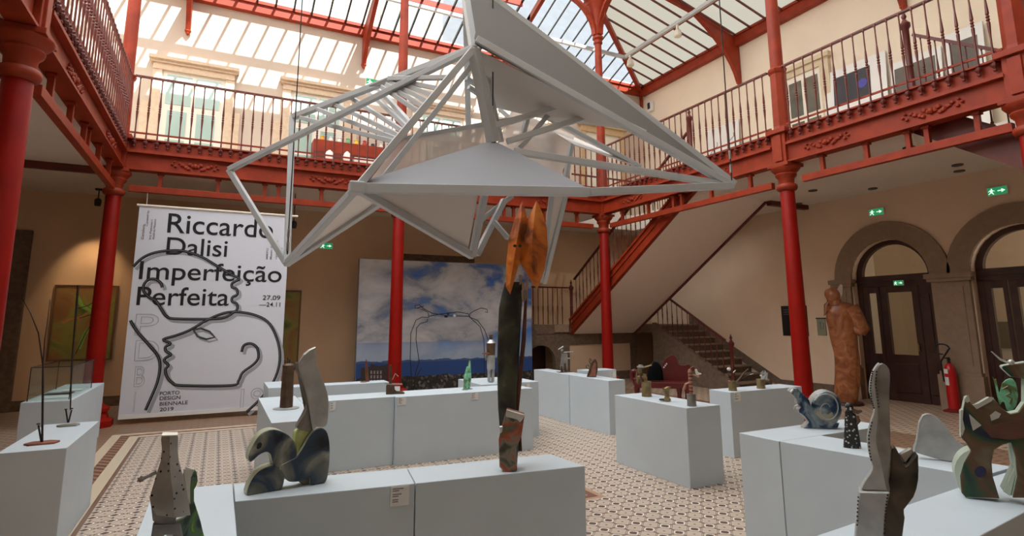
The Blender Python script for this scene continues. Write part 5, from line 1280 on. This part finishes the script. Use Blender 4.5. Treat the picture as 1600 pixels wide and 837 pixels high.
S.cut('inner_edge', [(350, 756), (308, 728), (368, 600), (346, 460), (376, 520), (386, 620), (360, 720)], .10, MINTEDGE, t, .02, zmin=.762)
for nm, p in (('silver_patch', [(138, 252), (168, 245), (230, 208), (254, 212), (240, 232), (160, 275)]), ('silver_patch', [(118, 300), (186, 362), (140, 392), (128, 350)]), ('silver_patch', [(232, 308), (262, 284), (292, 300), (280, 322), (240, 338)]), ('silver_patch', [(74, 280), (88, 276), (84, 330), (96, 380), (82, 420), (72, 400)]), ('silver_patch', [(90, 228), (104, 205), (116, 198), (124, 232), (108, 240)]), ('navy_spot', smooth_outline([(150, 610), (180, 585), (208, 600), (200, 640), (165, 642)], 2)), ('brown_patch', [(190, 370), (300, 350), (420, 330), (420, 430), (340, 440), (240, 430)])):
    S.cut(nm, p, .004, BRIGHT if nm[0] == 's' else mat('navy_paint_%d' % len(MATS), rgb(30, 32, 74), .5) if nm[0] == 'n' else mat('rust_brown_paint', rgb(92, 56, 42), .6, 0, .4, 10), t, -.005, bevel=0)
build('antenna', MB().tube([S.p(340, 24), S.p(290, 5), S.p(240, -40)], [.006, .005, .003], 5).ell(S.p(348, 20), .014, .014, .014), BRIGHT, t)
S = Sheet((5.30, -9.83, .76), 0, (1480, 560, .287))
t = thing('mint_cat', 'small mint green cutout animal perched on the green creature', 'sculpture', S.p(330, 285))
S.cut('body', smooth_outline([(246, 98), (256, 115), (266, 112), (272, 130), (284, 190), (300, 135), (340, 110), (372, 128), (386, 200), (374, 258), (342, 286), (322, 275), (312, 240), (298, 236), (286, 252), (272, 205), (262, 150)], 2), .03, MINT, t)
build('thread_pattern', MB().tube([S.p(300, 165, -.003), S.p(330, 150, -.003), S.p(345, 185, -.003), S.p(320, 200, -.003), S.p(350, 215, -.003), S.p(340, 245, -.003)], .004, 5), BRASS, t)

# --- standing carved statue
SB = V((12.65, -4.15, 0)); S = Sheet(SB, 0, (1270, 420, .263))
CARVED = ramp_mat('varnished_carved_wood', [(.34, rgb(126, 72, 44)), (.5, rgb(158, 96, 58)), (.64, rgb(176, 116, 76)), (.74, rgb(206, 168, 138))], 5, .35, 0, 5, 1.4, .06)
t = thing('carved_statue', 'life-size brown carved standing statue with one bent arm, by the arched doors', 'statue', SB)
build('robe', loft(S, [(812, 150, 262), (790, 140, 268), (720, 126, 274), (640, 130, 272), (560, 130, 270), (500, 126, 268), (450, 112, 264), (400, 100, 262), (350, 92, 258), (300, 78, 254), (260, 78, 250), (225, 90, 246), (205, 105, 225), (195, 130, 185)], .55, 20), CARVED, t, smooth=True)
for v in t.children[0].data.vertices:
    if v.co.z < .04: v.co.z = .0
r_ = V((-S.n.y, S.n.x, 0))
build('head', MB().ell(S.p(120, 160), .125, .14, .17, 14, 10), CARVED, t, smooth=True)
build('face', MB().ell(S.p(88, 150), .055, .06, .10, 10, 8).ell(S.p(80, 155), .03, .03, .03, 8, 5), CARVED, t, smooth=True)
S.cut('head_crest', [(140, 130), (152, 105), (165, 90), (178, 95), (176, 150), (166, 180), (150, 190)], .05, mat('pale_carved_wood', rgb(206, 190, 176), .5, 0, .2, 10, .2), t, -.04)
build('neck', MB().tube([S.p(138, 215), S.p(128, 170)], [.12, .10], 10), CARVED, t, smooth=True)
build('arm', MB().tube([S.p(222, 225), S.p(262, 290), S.p(298, 362), S.p(286, 385)], [.15, .13, .12, .08], 12).tube([S.p(290, 375), S.p(255, 360), S.p(225, 340)], [.10, .09, .06], 10), CARVED, t, smooth=True)
build('arm', MB().tube([S.p(100, 225), S.p(78, 260), S.p(82, 215), S.p(96, 195)], [.09, .08, .05, .03], 10), CARVED, t, smooth=True)
build('robe_fold', MB().tube([S.p(250, 400, .02), S.p(262, 520, .02), S.p(262, 650, .02), S.p(250, 780, .02)], [.03, .05, .07, .05], 8), CARVED, t, smooth=True)
build('base_block', MB().lathe((SB.x, SB.y, 0), [(.30, 0), (.28, .05)], 12), WOODDK, t)

# --- fire extinguisher with hose
EB = V((WX-.28, -5.62, .06)); t = thing('fire_extinguisher', 'red fire extinguisher on a stand against the stone pier', 'fire extinguisher', (EB.x, EB.y, 0))
EXR = mat('extinguisher_red', rgb(190, 26, 28), .3)
build('stand', MB().lathe((EB.x, EB.y, 0), [(.17, 0), (.17, .02), (.10, .05), (.09, .06)], 16), mat('stand_dark_red', rgb(120, 30, 28), .5), t)
build('cylinder', MB().lathe(EB, [(.085, 0), (.09, .03), (.09, .62), (.075, .72), (.03, .78)], 16), EXR, t, smooth=True)
build('valve', MB().lathe(EB+V((0, 0, .78)), [(.025, 0), (.025, .05), (.03, .06), (.02, .09)], 8).box(EB.x-.12, EB.x+.02, EB.y-.012, EB.y+.012, .92, .94), BLACK, t)
build('hose', MB().tube([EB+V((-.02, .02+.12*math.sin(q*.32)+.05, .93+.13*(1-math.cos(q*.32))*.7)) for q in range(15)]+[EB+V((-.02, .12, .8)), EB+V((-.03, .1, .45))], .014, 6), BLACK, t, smooth=True)
for z, h in ((.40, .14), (.60, .08)): build('paper_label', MB().prism([EB+V((-.093*math.cos(q), .093*math.sin(q), z)) for q in (-.1, .2, .5, .8)]+[EB+V((-.0915*math.cos(q), .0915*math.sin(q), z)) for q in (.8, .5, .2, -.1)], (0, 0, h)), WHITE, t)

# --- two thin rod sculptures on the left plinth
def base_plate(t, c, rx, ry, m): return build('base_plate', MB().prism([c+V((rx*math.cos(a), ry*math.sin(a), 0)) for a in (.3, 1.2, 2.3, 3.3, 4.0, 5.6)], (0, 0, .014)), m, t, bevel=.003)
B = V((.60, -5.80, .735)); S = Sheet(B, 0); t = thing('rod_sculpture', 'tall forked thin rod sculpture on an orange-brown base plate', 'sculpture', B, 'thin rod sculptures')
base_plate(t, B, .11, .08, RUST)
build('rod', MB().tube([B+V((0, 0, .01)), S.p(67, 600), S.p(67, 570), S.p(60, 520), S.p(48, 490), S.p(34, 465)], [.008, .008, .006, .005, .004, .003], 6).tube([S.p(67, 572), S.p(70, 530), S.p(75, 495), S.p(78, 468)], [.005, .004, .003, .002], 6), DARKROD, t)
build('nail', MB().tube([B+V((-.005, 0, .01)), S.p(60, 664)], .007, 6).ell(S.p(60, 662), .014, .014, .006), DARKROD, t)
B = V((.605, -4.97, .735)); S = Sheet(B, 0); t = thing('rod_sculpture', 'tall single straight rod sculpture on a grey base plate', 'sculpture', B, 'thin rod sculptures')
base_plate(t, B, .085, .07, ALUDK)
build('rod', MB().tube([S.p(110, 640), S.p(111, 600), S.p(113, 560), S.p(118, 500), S.p(122, 446)], [.006, .007, .009, .01, .01], 6).tube([S.p(107, 660), S.p(112, 640)], .007, 6), DARKROD, t)
build('nail', MB().tube([S.p(106, 660), S.p(103, 640)], .007, 6).ell(S.p(103, 639), .013, .013, .006).ell(S.p(112, 638), .013, .013, .006), DARKROD, t)
for o in list(t.children):
    if o.name.startswith('base'): continue

# --- glass case
GX0, GX1, GY0, GY1, GZ0, GZ1 = -.13, .25, -3.05, -1.75, .762, 1.13
t = thing('glass_case', 'clear glass display case with papers, left of the banner', 'display case', ((GX0+GX1)/2, (GY0+GY1)/2, GZ0))
g = .006
for bx_ in ((GX0, GX1, GY0, GY0+g), (GX0, GX1, GY1-g, GY1), (GX0, GX0+g, GY0+g, GY1-g), (GX1-g, GX1, GY0+g, GY1-g)): build('glass_pane', MB().box(*bx_, GZ0, GZ1), GLASSV, t)
build('glass_lid', MB().box(GX0, GX1, GY0, GY1, GZ1, GZ1+g), GLASSV, t)
mb = MB()
for x in (GX0, GX1):
    for y in (GY0, GY1): mb.box(x-.004, x+.004, y-.004, y+.004, GZ0, GZ1)
for y in (GY0, GY1): mb.box(GX0, GX1, y-.004, y+.004, GZ1, GZ1+.008)
for x in (GX0, GX1): mb.box(x-.004, x+.004, GY0, GY1, GZ1, GZ1+.008)
build('dark_edge', mb, BLACK, t)
for i, (x, y, sx, sy, lab) in enumerate(((.08, -2.75, .12, .10, 'white sheet at the front of the glass case'), (.02, -2.35, .14, .10, 'open booklet in the middle of the glass case'), (.1, -2.02, .1, .09, 'white sheet at the back of the glass case'))):
    o = build('booklet' if i == 1 else 'paper_sheet', MB().box(x-sx, x+sx, y-sy, y+sy, .7625, .768+.004*i), WHITE if i != 1 else mat('dark_cover', rgb(52, 54, 60), .6), None, bevel=.001); tag(o, lab, 'paper')

# ------------------------------------------------------------------ big hanging frame sculpture
NP = lambda x, y, d: bd(x, y, d)
t = thing('hanging_sculpture', 'huge light grey frame of beams and panels hanging above the court', 'sculpture', NP(740, 240, 5.0))
PANDN = mat('pinkish_white_panel', rgb(232, 224, 218), .6)
PANLT = mat('pale_panel', rgb(150, 151, 156), .6, 0, .03, 1)
def thin_cloth():
    m = pane('sheer_white_cloth', (.80, .76, .73, 1), .42, (.85, .82, .8, 1), .0); return m
SHEER = thin_cloth()
nodes = dict(T=(722, -40, 5.3), A=(740, 76, 4.9), L=(358, 265, 5.6), U=(457, 183, 6.0), Bn=(448, 412, 5.3), Cn=(557, 294, 4.2), Dn=(738, 400, 5.0), R=(1144, 290, 5.2), Pk=(770, 222, 5.0), Q=(920, 300, 4.62), C2=(592, 318, 4.6), D2=(757, 303, 4.9))
N_ = {k: NP(*v) for k, v in nodes.items()}
def beam(a, b, w_=.05, h=None, name='beam'):
    a = N_[a] if isinstance(a, str) else NP(*a); b = N_[b] if isinstance(b, str) else NP(*b)
    return build(name, MB().bar(a, b, w_, h or w_), GREYFR, t, bevel=.003, segs=1)
def panel(pts, m, th=.012, name='panel'):
    P = [N_[a] if isinstance(a, str) else NP(*a) for a in pts]
    nn = (P[1]-P[0]).cross(P[2]-P[0]).normalized(); return build(name, MB().prism(P, nn*th), m, t)
for a, b, w_ in (('U', 'A', .055), ('L', 'A', .05), ('L', 'Bn', .05), ('U', 'Bn', .06), ('A', 'Cn', .055), ((748, 88, 5.0), (585, 296, 4.45), .045), ('Bn', 'Cn', .055), ('Bn', 'C2', .05), ('Cn', 'Q', .07), ('Q', 'R', .06), ('Cn', 'Dn', .055), ('Dn', 'D2', .055), ((745, 398, 5.05), (788, 312, 5.3), .05), ((744, 350, 5.2), (800, 306, 5.35), .045), ('A', 'Pk', .085), ('T', 'A', .06), ((727, 0, 5.5), (733, 235, 5.6), .05), ((744, 62, 4.9), 'R', .06), ('T', (1148, 288, 5.25), .055), ((802, 236, 4.95), 'R', .055), ((764, 134, 5.5), (1001, 261, 5.8), .045), ((622, 219, 4.9), (798, 187, 5.6), .045), ((683, 233, 5.1), (795, 190, 5.65), .045), ((792, 221, 5.05), (925, 180, 5.3), .05), ((774, 196, 5.25), (898, 160, 5.3), .05), ((812, 232, 5.3), (868, 166, 5.45), .045), ((810, 234, 5.7), (830, 164, 5.6), .045), ((893, 225, 5.6), (884, 277, 5.5), .045), ((862, 217, 5.75), (860, 264, 5.7), .04), ((828, 186, 5.9), (864, 216, 5.75), .04), ((780, 170, 5.9), (868, 246, 5.7), .04), ((862, 303, 4.9), (846, 440, 5.2), .04), ((884, 303, 4.9), (850, 442, 5.2), .04), ((772, 346, 5.05), (794, 372, 4.95), .04), ((728, 122, 5.2), (744, 132, 5.3), .04), ((732, 136, 5.2), (750, 148, 5.3), .04), ((755, 100, 5.2), (783, 222, 5.3), .045)):
    beam(a, b, w_)
build('connector', MB().prism([N_['Cn']+V((dx, dy, -.045)) for dx, dy in ((-.06, -.05), (.05, -.07), (.06, .05), (-.05, .06))], (0, 0, .09)), GREYFR, t, bevel=.012)
panel(['Pk', (552, 291, 4.22), (918, 297, 4.62)], PANLT, .02)
panel(['T', (742, 70, 4.9), 'R'], GREYPN, .012); panel([(742, 78, 4.92), (1010, 205, 5.08), (860, 188, 5.5), (772, 168, 5.6)], mat('grey_panel_lightened', rgb(206, 202, 198), .6), .012)  # second piece: same grey panel facing down, light put into its colour
panel([(566, 301, 4.24), (747, 304, 4.9), (730, 396, 4.98)], PANDN, .008); panel([(452, 409, 5.28), (560, 302, 4.28), (588, 316, 4.58)], PANDN, .008)
panel([(628, 218, 4.9), (576, 284, 4.5), (768, 224, 5.1), (796, 190, 5.6)], SHEER, .003, 'sheer_panel')
panel([(834, 187, 5.85), (894, 226, 5.62), (1000, 262, 5.78)], PANDN, .01); panel([(862, 304, 4.9), (883, 304, 4.9), (848, 438, 5.2)], PANDN, .008)
panel([(800, 170, 5.7), (898, 212, 5.75), (866, 306, 5.5), (770, 240, 5.5)], SHEER, .003, 'sheer_panel')
for a, b in (((470, 184), (618, 222)), ((497, 171), (622, 218)), ((521, 162), (627, 213)), ((546, 151), (632, 206)), ((574, 141), (637, 199)), ((589, 136), (641, 193))): beam((*a, 5.75), (*b, 4.75), .04, .04, 'slat')
for a, b in (((597, 136), (654, 174)), ((604, 132), (663, 167)), ((611, 129), (670, 159)), ((618, 127), (679, 150)), ((622, 126), (688, 139)), ((607, 123), (702, 121))): beam((*a, 5.25), (*b, 4.85), .04, .04, 'slat')
panel([(576, 134, 5.38), (608, 121, 5.3), (640, 118, 5.2), (600, 134, 5.3)], GREYPN, .012)
for k, h in (('Pk', 10.9), ('R', 10.6), ('Bn', 10.6)):
    q = N_[k]; build('suspension_cable', MB().tube([q, V((q.x, q.y, h))], .006, 6), DARKROD, t)
    build('turnbuckle', MB().tube([q+V((0, 0, .12)), q+V((0, 0, .2))], .012, 6).tube([q+V((0, 0, .25)), q+V((0, 0, .33))], .012, 6), CHROME, t)
